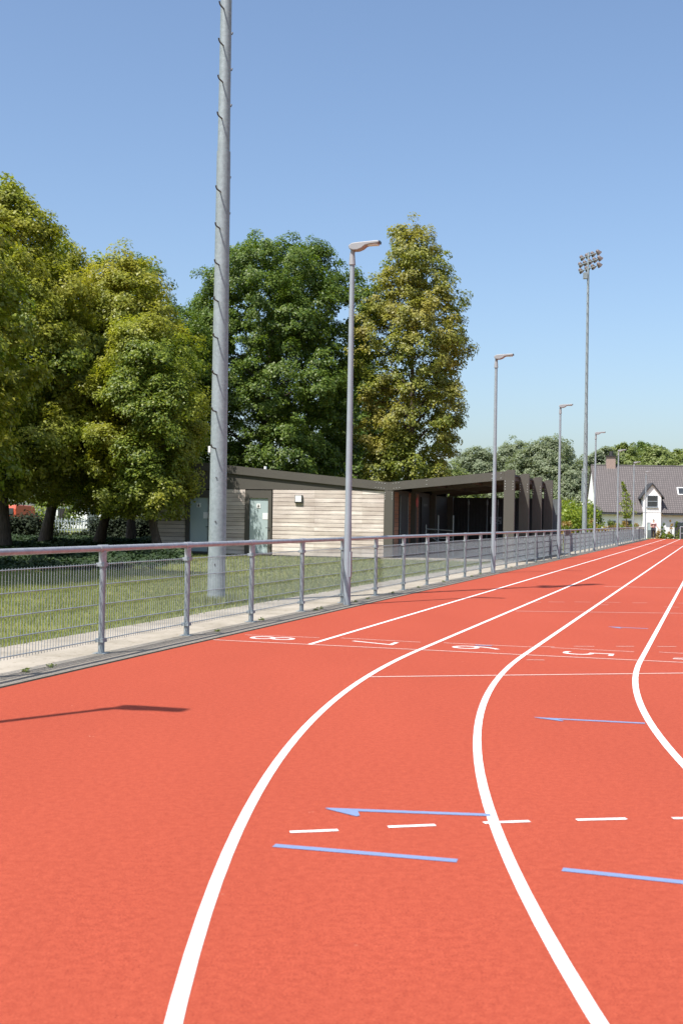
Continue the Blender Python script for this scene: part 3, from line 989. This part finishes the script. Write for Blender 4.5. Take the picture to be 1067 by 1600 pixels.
# the two big trees behind the pavilion
GB = 'big trees behind the pavilion'
p = at(415, 850, 62)
tree('oak_tree', 'broad deep green tree rising behind the low end of the pavilion roof', p, 15.2, [(1.5, 3.5), (4, 4.5), (8, 4.85), (11, 4.65), (12.6, 4.2), (13.8, 3.5), (14.7, 2.5), (15.2, 1.2)], .35, M['green_leaf'], (185, 16), 85, .145, 21, group=GB, lump=(1.0, 1.7), flat=.8, droop=.05,
     asym=(([0, 8, 12, 15], [0, 0, .35, .7]), ([0, 16], [0, 0])))
p = at(640, 850, 60)
tree('hornbeam_tree', 'tall golden green tree with a drooping side, behind the canopy beam', p, 15.9, [(1.2, 1.5), (3.0, 1.9), (5.0, 2.1), (7.0, 2.55), (8.2, 2.3), (10.6, 2.95), (11.8, 2.3), (12.8, 2.35), (14.0, 1.7), (15.1, 1.15), (15.9, .3)], .28, M['gold_leaf'], (150, 10), 62, .14, 31, group=GB, lump=(.55, 1.15), sub=.30, flat=.9, droop=.4,
     asym=(([0, 6, 8, 9, 11, 12.5, 14, 16], [-.2, -.1, .25, -.1, .3, -.2, .1, -.5]), ([0, 16], [0, 0])))

p = at(556, 850, 76)
tree('oak_tree', 'dark tree filling the gap between the broad green tree and the golden tree', p, 11.5, [(1.0, 2.0), (3, 2.8), (6, 2.9), (9, 2.2), (11.5, .4)], .25, M['green_leaf'], (70, 13), 55, .2, 33, group=GB, lump=(1.0, 1.6), flat=.8, droop=.05)
# trees beyond
GF = 'far trees along the horizon'
def far(name, label, px, top, Y, r, m, ncl, per, leaf, seed, shape='round', group=GF, base=None):
    p = at(px, 816, Y)
    hor = 810 + .016 * (px - 533.5)
    h = EYE + (hor - top) / F_ * Y
    b0 = .08 * h if base is None else base
    if shape == 'round':
        prof = [(b0, r * .75), (b0 + .2 * h, r), (.55 * h, r), (.75 * h, r * .82), (.9 * h, r * .5), (h, r * .1)]
    else:
        prof = [(b0, r * .6), (b0 + .25 * h, r), (.5 * h, r * .9), (.75 * h, r * .6), (.92 * h, r * .28), (h, r * .05)]
    return tree(name, label, p, h, prof, .2, m, ncl, per, leaf, seed, group=group, lump=(1.1, 1.9), sub=.5, flat=.85, droop=.1)
far('willow_tree', 'pale grey green willow between the golden tree and the second lamp post', 745, 707, 135, 3.6, M['willow_leaf'], (74, 14), 60, .24, 41)
far('willow_tree', 'pale grey green willow directly above the canopy columns', 805, 699, 138, 3.9, M['willow_leaf'], (81, 14), 60, .24, 42)
far('willow_tree', 'largest grey green willow, above the yellow green bushes', 856, 694, 128, 4.6, M['willow_leaf'], (110, 14), 60, .23, 43)
far('willow_tree', 'grey green willow touching the far floodlight mast', 893, 735, 124, 2.6, M['willow_leaf'], (56, 14), 60, .23, 44)
far('birch_tree', 'greyish tree behind the gable end of the white house', 938, 706, 168, 3.8, M['willow_leaf'], (63, 14), 60, .30, 45)
far('maple_tree', 'light green tree behind the house chimney', 972, 697, 172, 4.0, M['far_leaf'], (67, 14), 60, .30, 46)
far('maple_tree', 'dark green tree top behind the middle of the house roof', 1004, 693, 186, 3.0, M['green_leaf'], (54, 14), 60, .30, 47)
far('maple_tree', 'light green tree behind the dormer side of the roof', 1022, 702, 170, 3.8, M['far_leaf'], (63, 14), 60, .30, 48)
far('maple_tree', 'light green tree behind the roof near the skylight', 1062, 703, 172, 4.4, M['far_leaf'], (67, 14), 60, .30, 49)
far('maple_tree', 'low yellow green tree between golden tree and willows', 706, 742, 105, 2.2, M['far_leaf'], (49, 14), 60, .22, 50)
far('maple_tree', 'light green tree behind the far end of the house roof', 1105, 700, 176, 4.5, M['far_leaf'], (54, 14), 60, .30, 51)


def shrub(name, label, base, sx, sy, h, m, n, leaf, seed, group=None, cat='shrub', rz=0.0, boxy=False, kind=None):
    t = thing(name, label, cat, (base[0], base[1], -.01), rz, group, kind)
    g = np.random.default_rng(seed)
    nc = max(6, n // 60)
    if boxy:
        c = np.stack([g.uniform(-1, 1, nc) * sx, g.uniform(-1, 1, nc) * sy, g.uniform(.05, 1, nc) * h], 1)
    else:
        d = g.normal(size=(nc, 3)); d /= np.linalg.norm(d, axis=1, keepdims=True)
        d *= g.uniform(.45, 1, (nc, 1)) ** .5
        c = d * np.array([sx, sy, h * .5]) + np.array([0, 0, h * .5])
    ci = g.integers(0, nc, n)
    s = min(.5, .35 * min(sx, h))
    o = g.normal(size=(n, 3)) * s * .5
    P_ = c[ci] + o
    P_[:, 2] = np.maximum(P_[:, 2], .03)
    N_ = np.array([0, 0, .7]) + (P_ - np.array([0, 0, h * .4])) * np.array([1 / sx, 1 / sy, 1 / h]) * .6 + g.normal(size=(n, 3)) * .6
    quads_obj('foliage', leaf_quads(P_, N_, leaf, .62, g), m, t)
    st = MB()
    for i in range(5):
        a = g.uniform(0, 6.28); st.tube([(math.cos(a) * .05, math.sin(a) * .05, 0), (math.cos(a) * sx * .4, math.sin(a) * sy * .4, h * .7)], [.03, .01], 5)
    st.build('stem', M['bark'], t)
    return t

# bushes between pavilion and the far mast
for i, (px, top, Y, sx, h, mm, lb) in enumerate((
        (882, 800, 84, 1.5, 2.2, 'bright_leaf', 'bright yellow green bush beside the third lamp post'),
        (900, 778, 96, 1.8, 3.3, 'bright_leaf', 'taller yellow green bush beside the far mast'),
        (868, 782, 100, 1.6, 3.0, 'far_leaf', 'green bush at the end of the pavilion cladding'),
        (921, 790, 100, .9, 2.9, 'green_leaf', 'dark bush between far mast and house gable'))):
    p = at(px, 816, Y)
    shrub('bush', lb, p, sx, sx, h, M[mm], 2600, .2, 60 + i, 'bushes by the far mast')
# low rusty hedge plants behind the far fence
for i in range(13):
    px = 884 + i * 9.2
    p = at(px, 822, 82 + i * 1.8)
    mm = ('rust_leaf', 'bright_leaf', 'rust_leaf', 'far_leaf')[i % 4]
    tone = ('rusty', 'yellow green', 'rusty', 'plain green')[i % 4]
    shrub('low_shrub', 'low ' + tone + ' shrub in the row behind the far railing', p, .5, .45, 1.42 + .22 * math.sin(i * 2.1), M[mm], 620, .14, 80 + i, tone + ' low shrubs behind the far railing')
# plants before the house wall
for i, (px, h, mm, lb) in enumerate(((1036, 1.5, 'green_leaf', 'dark upright conifer shrub before the white house wall'),
                                     (1047, 1.7, 'rust_leaf', 'thin rusty plant beside the garage opening'),
                                     (1028, .8, 'rust_leaf', 'low rusty plant beside the standing person'),
                                     (1040, .6, 'bright_leaf', 'low yellow green plant at the track end'),
                                     (1054, .5, 'far_leaf', 'low green plant below the garage opening'),
                                     (1032, .45, 'bright_leaf', 'smallest yellow green plant by the track end'),
                                     (1058, 1.9, 'bright_leaf', 'tall yellow green plant before the garage opening'))):
    p = at(px, 840, 111.5)
    shrub('garden_plant', lb, p, .22 if h > 1 else .5, .3, h, M[mm], 500, .12, 110 + i, 'plants before the white house')

# hedges and background at the left, under the trees
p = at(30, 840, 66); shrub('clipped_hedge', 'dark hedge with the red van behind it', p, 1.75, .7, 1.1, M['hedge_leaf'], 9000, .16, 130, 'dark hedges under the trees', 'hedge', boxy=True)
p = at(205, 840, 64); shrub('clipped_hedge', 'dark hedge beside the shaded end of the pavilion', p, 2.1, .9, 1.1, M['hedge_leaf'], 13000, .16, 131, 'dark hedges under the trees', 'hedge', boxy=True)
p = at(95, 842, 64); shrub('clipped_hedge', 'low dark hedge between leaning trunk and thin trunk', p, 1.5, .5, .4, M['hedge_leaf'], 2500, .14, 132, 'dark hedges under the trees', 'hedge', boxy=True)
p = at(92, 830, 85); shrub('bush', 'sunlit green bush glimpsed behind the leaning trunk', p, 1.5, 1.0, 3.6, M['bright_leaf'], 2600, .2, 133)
# pale outbuilding glimpsed under the trees
p = at(122, 828, 118)
t = thing('garden_house', 'white single storey house glimpsed under the lime trees', 'house', (p.x, p.y, 0), R_(8))
MB().box(-3, 3, 0, 5, -.05, 2.3).build('wall', M['render'], t)
MB().prism([(-3.2, 2.3), (3.2, 2.3), (0, 4.4)], -.2, 5.2, 'y').build('roof', M['brick_pale'], t, fix=True)
MB().box(-1.9, -.7, -.03, .02, .9, 1.9).build('window', M['glass'], t)
MB().box(.9, 1.9, -.03, .02, 0, 2.0).build('door', M['slate'], t)
p = at(112, 838, 84)
t = thing('picket_fence', 'white slatted fence in front of the garden house under the trees', 'fence', (p.x, p.y, 0), R_(4))
for i in range(14): MB().box(-1.3 + i * .2, -1.3 + i * .2 + .06, -.02, .02, 0, 1.1).build('picket', M['lamp_grey'], t)
MB().box(-1.35, 1.45, .021, .06, .85, .93).box(-1.35, 1.45, .021, .06, .25, .33).build('rail', M['lamp_grey'], t)
p = at(27, 830, 92)
t = thing('parked_van', 'red van half hidden behind the dark hedge', 'van', (p.x, p.y, 0), R_(80))
vb = MB().prism([(-2.1, .35), (2.1, .35), (2.2, .6), (2.15, 1.05), (1.55, 1.25), (1.0, 1.95), (-2.05, 2.0), (-2.15, 1.7)], -.9, .9, 'y')
v_ = vb.build('body', M['orange_red'], t, fix=True); bvm = v_.modifiers.new('b', 'BEVEL'); bvm.width = .05; bvm.segments = 2
MB().box(-2.175, -2.12, -.7, .7, 1.25, 1.75).build('rear_window', M['glass'], t)
for sx in (-1.35, 1.35):
    for sy in (-.86, .86):
        MB().tube([(sx, sy - .1, .33), (sx, sy + .1, .33)], .33, 18).build('wheel', M['black'], t)
# a far wood closing the view
g = np.random.default_rng(77)
nc = 420
X = g.uniform(-190, 260, nc); Yc = 240 + g.uniform(-14, 14, nc) + .0 * X
Hc = (4.6 + 1.2 * np.sin(X * .09) + .9 * np.sin(X * .23 + 1)) * np.sqrt(g.uniform(.02, 1, nc)) * 1.05
n = 26000
ci = g.integers(0, nc, n)
P_ = np.stack([X[ci], Yc[ci], Hc[ci]], 1) + g.normal(size=(n, 3)) * np.array([1.6, 1.6, .8]); P_[:, 2] = np.maximum(P_[:, 2], .1)
N_ = np.array([0, -.4, .7]) + g.normal(size=(n, 3)) * .6
fwood = quads_obj('distant_wood', leaf_quads(P_, N_, 1.1, .7, g), M['willow_leaf'])
tag(fwood, 'low line of woodland far beyond the sports ground', 'woodland', kind='stuff')

# dark leaf layer added over the lawn, its colour painting the limes' shade
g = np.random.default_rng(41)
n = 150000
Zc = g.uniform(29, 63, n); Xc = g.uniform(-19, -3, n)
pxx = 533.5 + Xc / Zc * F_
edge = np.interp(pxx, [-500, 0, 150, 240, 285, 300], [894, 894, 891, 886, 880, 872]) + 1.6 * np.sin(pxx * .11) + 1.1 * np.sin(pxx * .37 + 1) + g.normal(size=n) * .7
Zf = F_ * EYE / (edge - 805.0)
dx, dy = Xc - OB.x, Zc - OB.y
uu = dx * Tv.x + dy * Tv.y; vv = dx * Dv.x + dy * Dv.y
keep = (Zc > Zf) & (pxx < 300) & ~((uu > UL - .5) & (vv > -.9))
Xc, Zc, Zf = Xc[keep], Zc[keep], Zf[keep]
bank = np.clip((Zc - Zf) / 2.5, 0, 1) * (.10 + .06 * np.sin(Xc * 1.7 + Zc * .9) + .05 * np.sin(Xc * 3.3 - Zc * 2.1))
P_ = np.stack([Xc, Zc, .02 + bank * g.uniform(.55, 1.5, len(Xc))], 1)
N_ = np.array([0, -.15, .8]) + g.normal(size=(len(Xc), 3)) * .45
un = quads_obj('painted_lawn_shade', leaf_quads(P_, N_, .13, .7, g), M['shade_leaf'])
tag(un, 'dark leaf layer painting the tree shade on the lawn under the limes', 'ground cover', kind='stuff')

# ------------------------------------------------------------------ white house at the end of the straight
HB = at(931.5, 820, 113); HB = Vector((HB.x, HB.y, 0))
HZ = R_(-4.5)
HS = thing('white_house', 'white rendered house with a long dark tiled roof and a dormer', 'house', HB, HZ)
HLN, HD, EV, RG = 22.0, 8.0, 2.55, 6.75
MB().box(0, HLN, 0, HD, -.05, EV).build('wall', M['render'], HS)
gw = MB().prism([(.02, EV), (HD - .02, EV), (HD / 2, RG - .12)], -.004, .15, 'x').prism([(.02, EV), (HD - .02, EV), (HD / 2, RG - .12)], HLN - .15, HLN, 'x')
gw.build('gable', M['render'], HS, fix=True)
def roof_plane(y0, z0, y1, z1, x0, x1, t=.12):
    me = bpy.data.meshes.new('roof')
    sl = math.hypot(y1 - y0, z1 - z0)
    nz = Vector((0, -(z1 - z0), (y1 - y0))).normalized() * t
    if nz.z < 0: nz = -nz
    a = [Vector((x0, y0, z0)), Vector((x1, y0, z0)), Vector((x1, y1, z1)), Vector((x0, y1, z1))]
    vs_ = a + [v + nz for v in a]
    fs_ = [(0, 3, 2, 1), (4, 5, 6, 7), (0, 1, 5, 4), (1, 2, 6, 5), (2, 3, 7, 6), (3, 0, 4, 7)]
    me.from_pydata([v[:] for v in vs_], [], fs_)
    uv = me.uv_layers.new(name='UVMap')
    for pl in me.polygons:
        for li in pl.loop_indices:
            v = me.vertices[me.loops[li].vertex_index].co
            uv.data[li].uv = (v.x, math.hypot(v.y - y0, v.z - z0))
    me.materials.append(M['tiles'])
    o = link(bpy.data.objects.new('roof', me)); o.parent = HS
    return o
sl_ = (RG - EV) / (HD / 2)
roof_f = roof_plane(-.35, EV - .35 * sl_ + .1, HD / 2, RG, -.12, HLN + .12)
roof_b = roof_plane(HD + .35, EV - .35 * sl_ + .1, HD / 2 + .005, RG, -.12, HLN + .12)
MB().tube([(-.12, HD / 2, RG + .1), (HLN + .12, HD / 2, RG + .1)], .11, 8).build('ridge', M['tiles'], roof_f)
MB().box(-.1, 4.0, -.50, -.37, EV - .40, EV - .26).box(5.95, HLN, -.50, -.37, EV - .40, EV - .26).build('gutter', M['charcoal'], roof_f)
MB().tube([(.35, -.42, EV - .3), (.35, -.06, EV - .6), (.35, -.06, 0)], .045, 8).build('downpipe', M['charcoal'], HS)
cu = 1.75
ch_ = MB().box(cu - .42, cu + .42, HD / 2 - .35, HD / 2 + .35, RG - .5, RG + .95).build('chimney', M['brick_pale'], roof_f)
MB().box(cu - .52, cu + .52, HD / 2 - .45, HD / 2 + .45, RG + .955, RG + 1.06).build('chimney_cap', M['taupe_dark'], ch_)
MB().tube([(cu + .05, HD / 2, RG + 1.06), (cu + .05, HD / 2, RG + 1.5)], [.2, .17], 12).build('chimney_pot', M['taupe_dark'], ch_)
# dormer
du0, du1 = 4.15, 5.78
dz1, dzp = 3.95, 4.95
dm = MB().prism([(du0, -.05), (du1, -.05), (du1, dz1), ((du0 + du1) / 2, dzp), (du0, dz1)], -.42, 2.3, 'y').build('dormer', M['render'], HS, fix=True)
mid = (du0 + du1) / 2
dr = MB()
k_ = (dzp - dz1) / (mid - du0)
for s in (-1, 1):
    e = mid + s * (mid - du0 + .28)
    ze = dzp - k_ * (mid - du0 + .28)
    dr.prism([(mid, dzp + .01), (e, ze + .01), (e, ze + .15), (mid, dzp + .17)], -.60, 2.6, 'y')
dr.build('dormer_roof', M['charcoal'], dm, fix=True)
wn = MB()
wa, wb, za, zb = 4.55, 5.42, 2.92, 3.90
wn.box(wa - .05, wb + .05, -.47, -.43, za - .05, za).box(wa - .05, wb + .05, -.47, -.43, zb, zb + .05).box(wa - .05, wa, -.47, -.43, za, zb).box(wb, wb + .05, -.47, -.43, za, zb).box(wa, wb, -.47, -.43, (za + zb) / 2 - .03, (za + zb) / 2 + .03)
wn.box(wa - .1, wb + .1, -.52, -.43, za - .12, za - .052)
wno = wn.build('window_frame', M['lamp_grey'], dm)
MB().box(wa, wb, -.445, -.432, za, zb).build('pane', M['glass'], wno)
# skylight
sk = MB().box(-.4, .4, -.5, .5, .0, .08).build('skylight', M['white'], HS)
sk.location = (8.0, 1.55, EV + 1.55 * sl_ + .22); sk.rotation_euler = (math.atan(sl_), 0, 0)
MB().box(-.3, .3, -.4, .4, .082, .09).build('pane', M['glass'], sk)
def hwin(a_, b_, z0, z1):
    f_ = MB().box(a_ - .06, b_ + .06, -.045, -.002, z0 - .06, z0).box(a_ - .06, b_ + .06, -.045, -.002, z1, z1 + .06).box(a_ - .06, a_, -.045, -.002, z0, z1).box(b_, b_ + .06, -.045, -.002, z0, z1)
    o = f_.build('window', M['lamp_grey'], HS)
    MB().box(a_, b_, -.02, -.003, z0, z1).build('pane', M['glass'], o)
hwin(1.05, 1.70, .9, 1.52); hwin(2.35, 3.15, .9, 1.56)
d = MB().box(4.55, 5.15, -.45, -.422, 0, 1.45).build('door', M['slate'], HS)
MB().box(4.62, 5.08, -.46, -.451, .75, 1.38).build('pane', M['frost'], d)
d = MB().box(7.1, 9.6, -.04, -.002, 0, 1.5).build('garage_door', M['charcoal'], HS)
MB().box(7.1, 9.6, -.06, -.041, 1.2, 1.5).build('lintel_panel', M['slate'], d)

# sapling in front of the house
p = at(978, 820, 97)
t = thing('sapling', 'slender young tree before the tiled roof of the white house', 'tree', (p.x, p.y, 0))
g = np.random.default_rng(5)
n = 720
zz = 1.75 + g.uniform(0, 1, n) ** 1.25 * 2.9
rw_ = np.interp(zz, [1.7, 2.2, 2.9, 3.3, 3.8, 4.7], [.30, .62, .56, .36, .30, .06]) * (1 + .28 * np.sin(zz * 9))
az = g.uniform(0, 6.28, n); q = np.sqrt(g.uniform(.0, 1, n))
P_ = np.stack([np.cos(az) * rw_ * q + .05 - .24 * np.maximum(0, zz - 3), np.sin(az) * rw_ * q, zz], 1)
quads_obj('crown', leaf_quads(P_, np.array([0, -.2, .7]) + g.normal(size=(n, 3)) * .7, .15, .7, g), M['bright_leaf'], t)
tm = MB().tube([(0, 0, -.05), (0, 0, 2.2), (-.03, 0, 3.3), (-.36, 0, 4.6)], [.04, .03, .018, .006], 8)
for i in range(12):
    z = 1.7 + i * .18; a = i * 2.4
    tm.tube([(0, 0, z), (math.cos(a) * .3, math.sin(a) * .3, z + .45)], [.012, .004], 5)
tm.build('trunk', M['bark'], t)
# pale frame barrier at the right
p = at(1062, 842, 106)
t = thing('metal_barrier', 'pale steel barrier frame before the garage opening', 'barrier', (p.x, p.y, 0), R_(-4))
MB().tube([(0, 0, 0), (0, 0, 1.12)], .05, 10).build('post', M['galv'], t)
MB().tube([(1.9, 0, 0), (1.9, 0, 1.12)], .05, 10).build('post', M['galv'], t)
MB().tube([(-.02, 0, 1.12), (1.92, 0, 1.12)], .04, 10).build('top_rail', M['galv'], t)
MB().tube([(0, 0, .55), (1.9, 0, .55)], .025, 8).build('mid_rail', M['galv'], t)

# ------------------------------------------------------------------ person
def skinned(name, V, E, Rr, m, parent=None, root=0, sub=2):
    me = bpy.data.meshes.new(name)
    me.from_pydata(V, E, [])
    o = link(bpy.data.objects.new(name, me))
    s = o.modifiers.new('skin', 'SKIN'); s.use_smooth_shade = True
    for i, r in enumerate(Rr):
        me.skin_vertices[0].data[i].radius = (r, r) if not isinstance(r, tuple) else r
    me.skin_vertices[0].data[root].use_root = True
    ss = o.modifiers.new('sub', 'SUBSURF'); ss.levels = sub; ss.render_levels = sub
    me.materials.append(m)
    if parent is not None: o.parent = parent
    return o
p = at(1020, 842, 107)
PS = thing('person', 'person in a pale pink top and dark trousers standing at the far track end', 'person', (p.x, p.y, 0), R_(-15))
V = [(0, 0, .92), (0, 0, 1.12), (0, 0, 1.32), (0, 0, 1.42), (0, -.01, 1.50), (0, -.015, 1.58), (0, -.01, 1.66),
     (.10, 0, .88), (.11, -.02, .48), (.12, .02, .08), (.12, -.13, .03),
     (-.10, 0, .88), (-.12, .03, .48), (-.13, .06, .08), (-.13, -.08, .03),
     (.17, 0, 1.37), (.28, -.03, 1.12), (.42, -.10, .94), (.47, -.12, .88),
     (-.17, 0, 1.37), (-.26, .02, 1.10), (-.16, -.17, 1.05), (-.10, -.22, 1.07)]
E = [(0, 1), (1, 2), (2, 3), (3, 4), (4, 5), (5, 6), (0, 7), (7, 8), (8, 9), (9, 10), (0, 11), (11, 12), (12, 13), (13, 14),
     (3, 15), (15, 16), (16, 17), (17, 18), (3, 19), (19, 20), (20, 21), (21, 22)]
RR = [.13, .12, .14, .09, .055, .085, .07, .085, .055, .042, .035, .085, .055, .042, .035, .055, .042, .032, .03, .055, .042, .032, .03]
for base_i, dirx in ((18, (.05, -.02, -.06)), (22, (.06, -.05, .0))):
    bx, by, bz = V[base_i]
    for f in range(5):
        k_ = (f - 2) * .017
        ln = (.5, .85, 1.0, .9, .7)[f]
        V.append((bx + dirx[0] * ln, by + dirx[1] * ln + k_, bz + dirx[2] * ln + (.02 if f == 0 else 0)))
        E.append((base_i, len(V) - 1)); RR.append(.009)
skinned('body', V, E, RR, M['skin'], PS)
skinned('shirt', [(0, 0, .93), (0, 0, 1.12), (0, 0, 1.32), (0, 0, 1.41), (.17, 0, 1.37), (.235, -.015, 1.22), (-.17, 0, 1.37), (-.225, .01, 1.21)],
        [(0, 1), (1, 2), (2, 3), (3, 4), (4, 5), (3, 6), (6, 7)], [.20, .19, .21, .13, .095, .08, .095, .08], M['pink'], PS)
skinned('trousers', [(0, 0, .95), (.10, 0, .88), (.11, -.02, .48), (.12, .02, .1), (-.10, 0, .88), (-.12, .03, .48), (-.13, .06, .1)],
        [(0, 1), (1, 2), (2, 3), (0, 4), (4, 5), (5, 6)], [.18, .125, .09, .08, .125, .09, .08], M['navy'], PS)
skinned('hair', [(0, .03, 1.60), (0, .025, 1.68), (0, .0, 1.72)], [(0, 1), (1, 2)], [.085, .095, .07], M['hair'], PS)

# ------------------------------------------------------------------ mown grass in front
g = np.random.default_rng(3)
def blades(n, la, lb, oa, ob, hmin, hmax, wd):
    lat = g.uniform(la, lb, n); lon = oa + (ob - oa) * g.uniform(size=n) ** 1.3
    bx = lat * Tv.x + lon * Dv.x; by = lat * Tv.y + lon * Dv.y
    keep = (np.sin(bx * 3.1 + 2 * np.sin(by * 1.7)) * np.sin(by * 2.3 + bx) + g.uniform(-1, 1.6, n)) > -.35
    bx, by, lon = bx[keep], by[keep], lon[keep]
    n = len(bx)
    sc = np.clip(lon / 14, .8, 2.2)
    h = g.uniform(hmin, hmax, n) * np.clip(sc, .8, 1.25); a = g.uniform(0, 6.28, n)
    wx, wy = np.cos(a) * wd * sc, np.sin(a) * wd * sc
    ln = g.normal(size=(n, 2)) * .5 * h[:, None]
    z0 = np.full(n, -.015)
    return np.stack([np.stack([bx - wx, by - wy, z0], 1), np.stack([bx + wx, by + wy, z0], 1), np.stack([bx + ln[:, 0], by + ln[:, 1], h], 1)], 1)
B = np.concatenate([blades(150000, -13, -6.98, 6, 26, .018, .045, .004),
                    blades(90000, -22, -6.98, 22, 46, .02, .05, .005),
                    blades(1500, -7.02, -6.85, 6, 60, .03, .09, .006)])
gx = quads_obj('mown_grass', B, M['blade'], None, per=3)
tag(gx, 'short sunlit grass of the lawn behind the railing', 'grass', kind='stuff')
# ring of longer grass round the mast foot
n = 1800
a = g.uniform(0, 6.28, n); r_ = .15 + np.abs(g.normal(size=n)) * .12
bx = -1.975 + np.cos(a) * r_; by = 19.45 + np.sin(a) * r_
h = g.uniform(.05, .16, n); ln = g.normal(size=(n, 2)) * .4 * h[:, None]; a2 = g.uniform(0, 6.28, n)
V3 = np.stack([np.stack([bx - np.cos(a2) * .006, by - np.sin(a2) * .006, np.full(n, -.015)], 1), np.stack([bx + np.cos(a2) * .006, by + np.sin(a2) * .006, np.full(n, -.015)], 1), np.stack([bx + ln[:, 0], by + ln[:, 1], h], 1)], 1)
tf = quads_obj('long_grass', V3, M['blade'], None, per=3)
tag(tf, 'unmown grass tuft round the foot of the mast', 'grass', kind='stuff')
# weeds along the drain
for i in range(16):
    lo = (9.3, 9.7, 13.5, 15.2, 17.2, 17.5, 19.3, 20.1, 21.9, 24.0, 26.5, 29.5, 31.0, 36, 41, 47)[i]
    n = 22
    w_ = W(-5.70 + random.uniform(-.06, .06), lo)
    P_ = np.stack([g.normal(size=n) * .02, g.normal(size=n) * .02, np.abs(g.normal(size=n)) * .012 + .008], 1)
    o = quads_obj('weed', leaf_quads(P_, np.array([0, 0, .8]) + g.normal(size=(n, 3)) * .5, .035, .5, g), M['far_leaf'])
    o.location = w_
    tag(o, 'small weed growing along the drain edge below the railing', 'weed', 'weeds along the drain')

SC.cycles.use_denoising = True
SC.cycles.max_bounces = 6
SC.cycles.transparent_max_bounces = 4
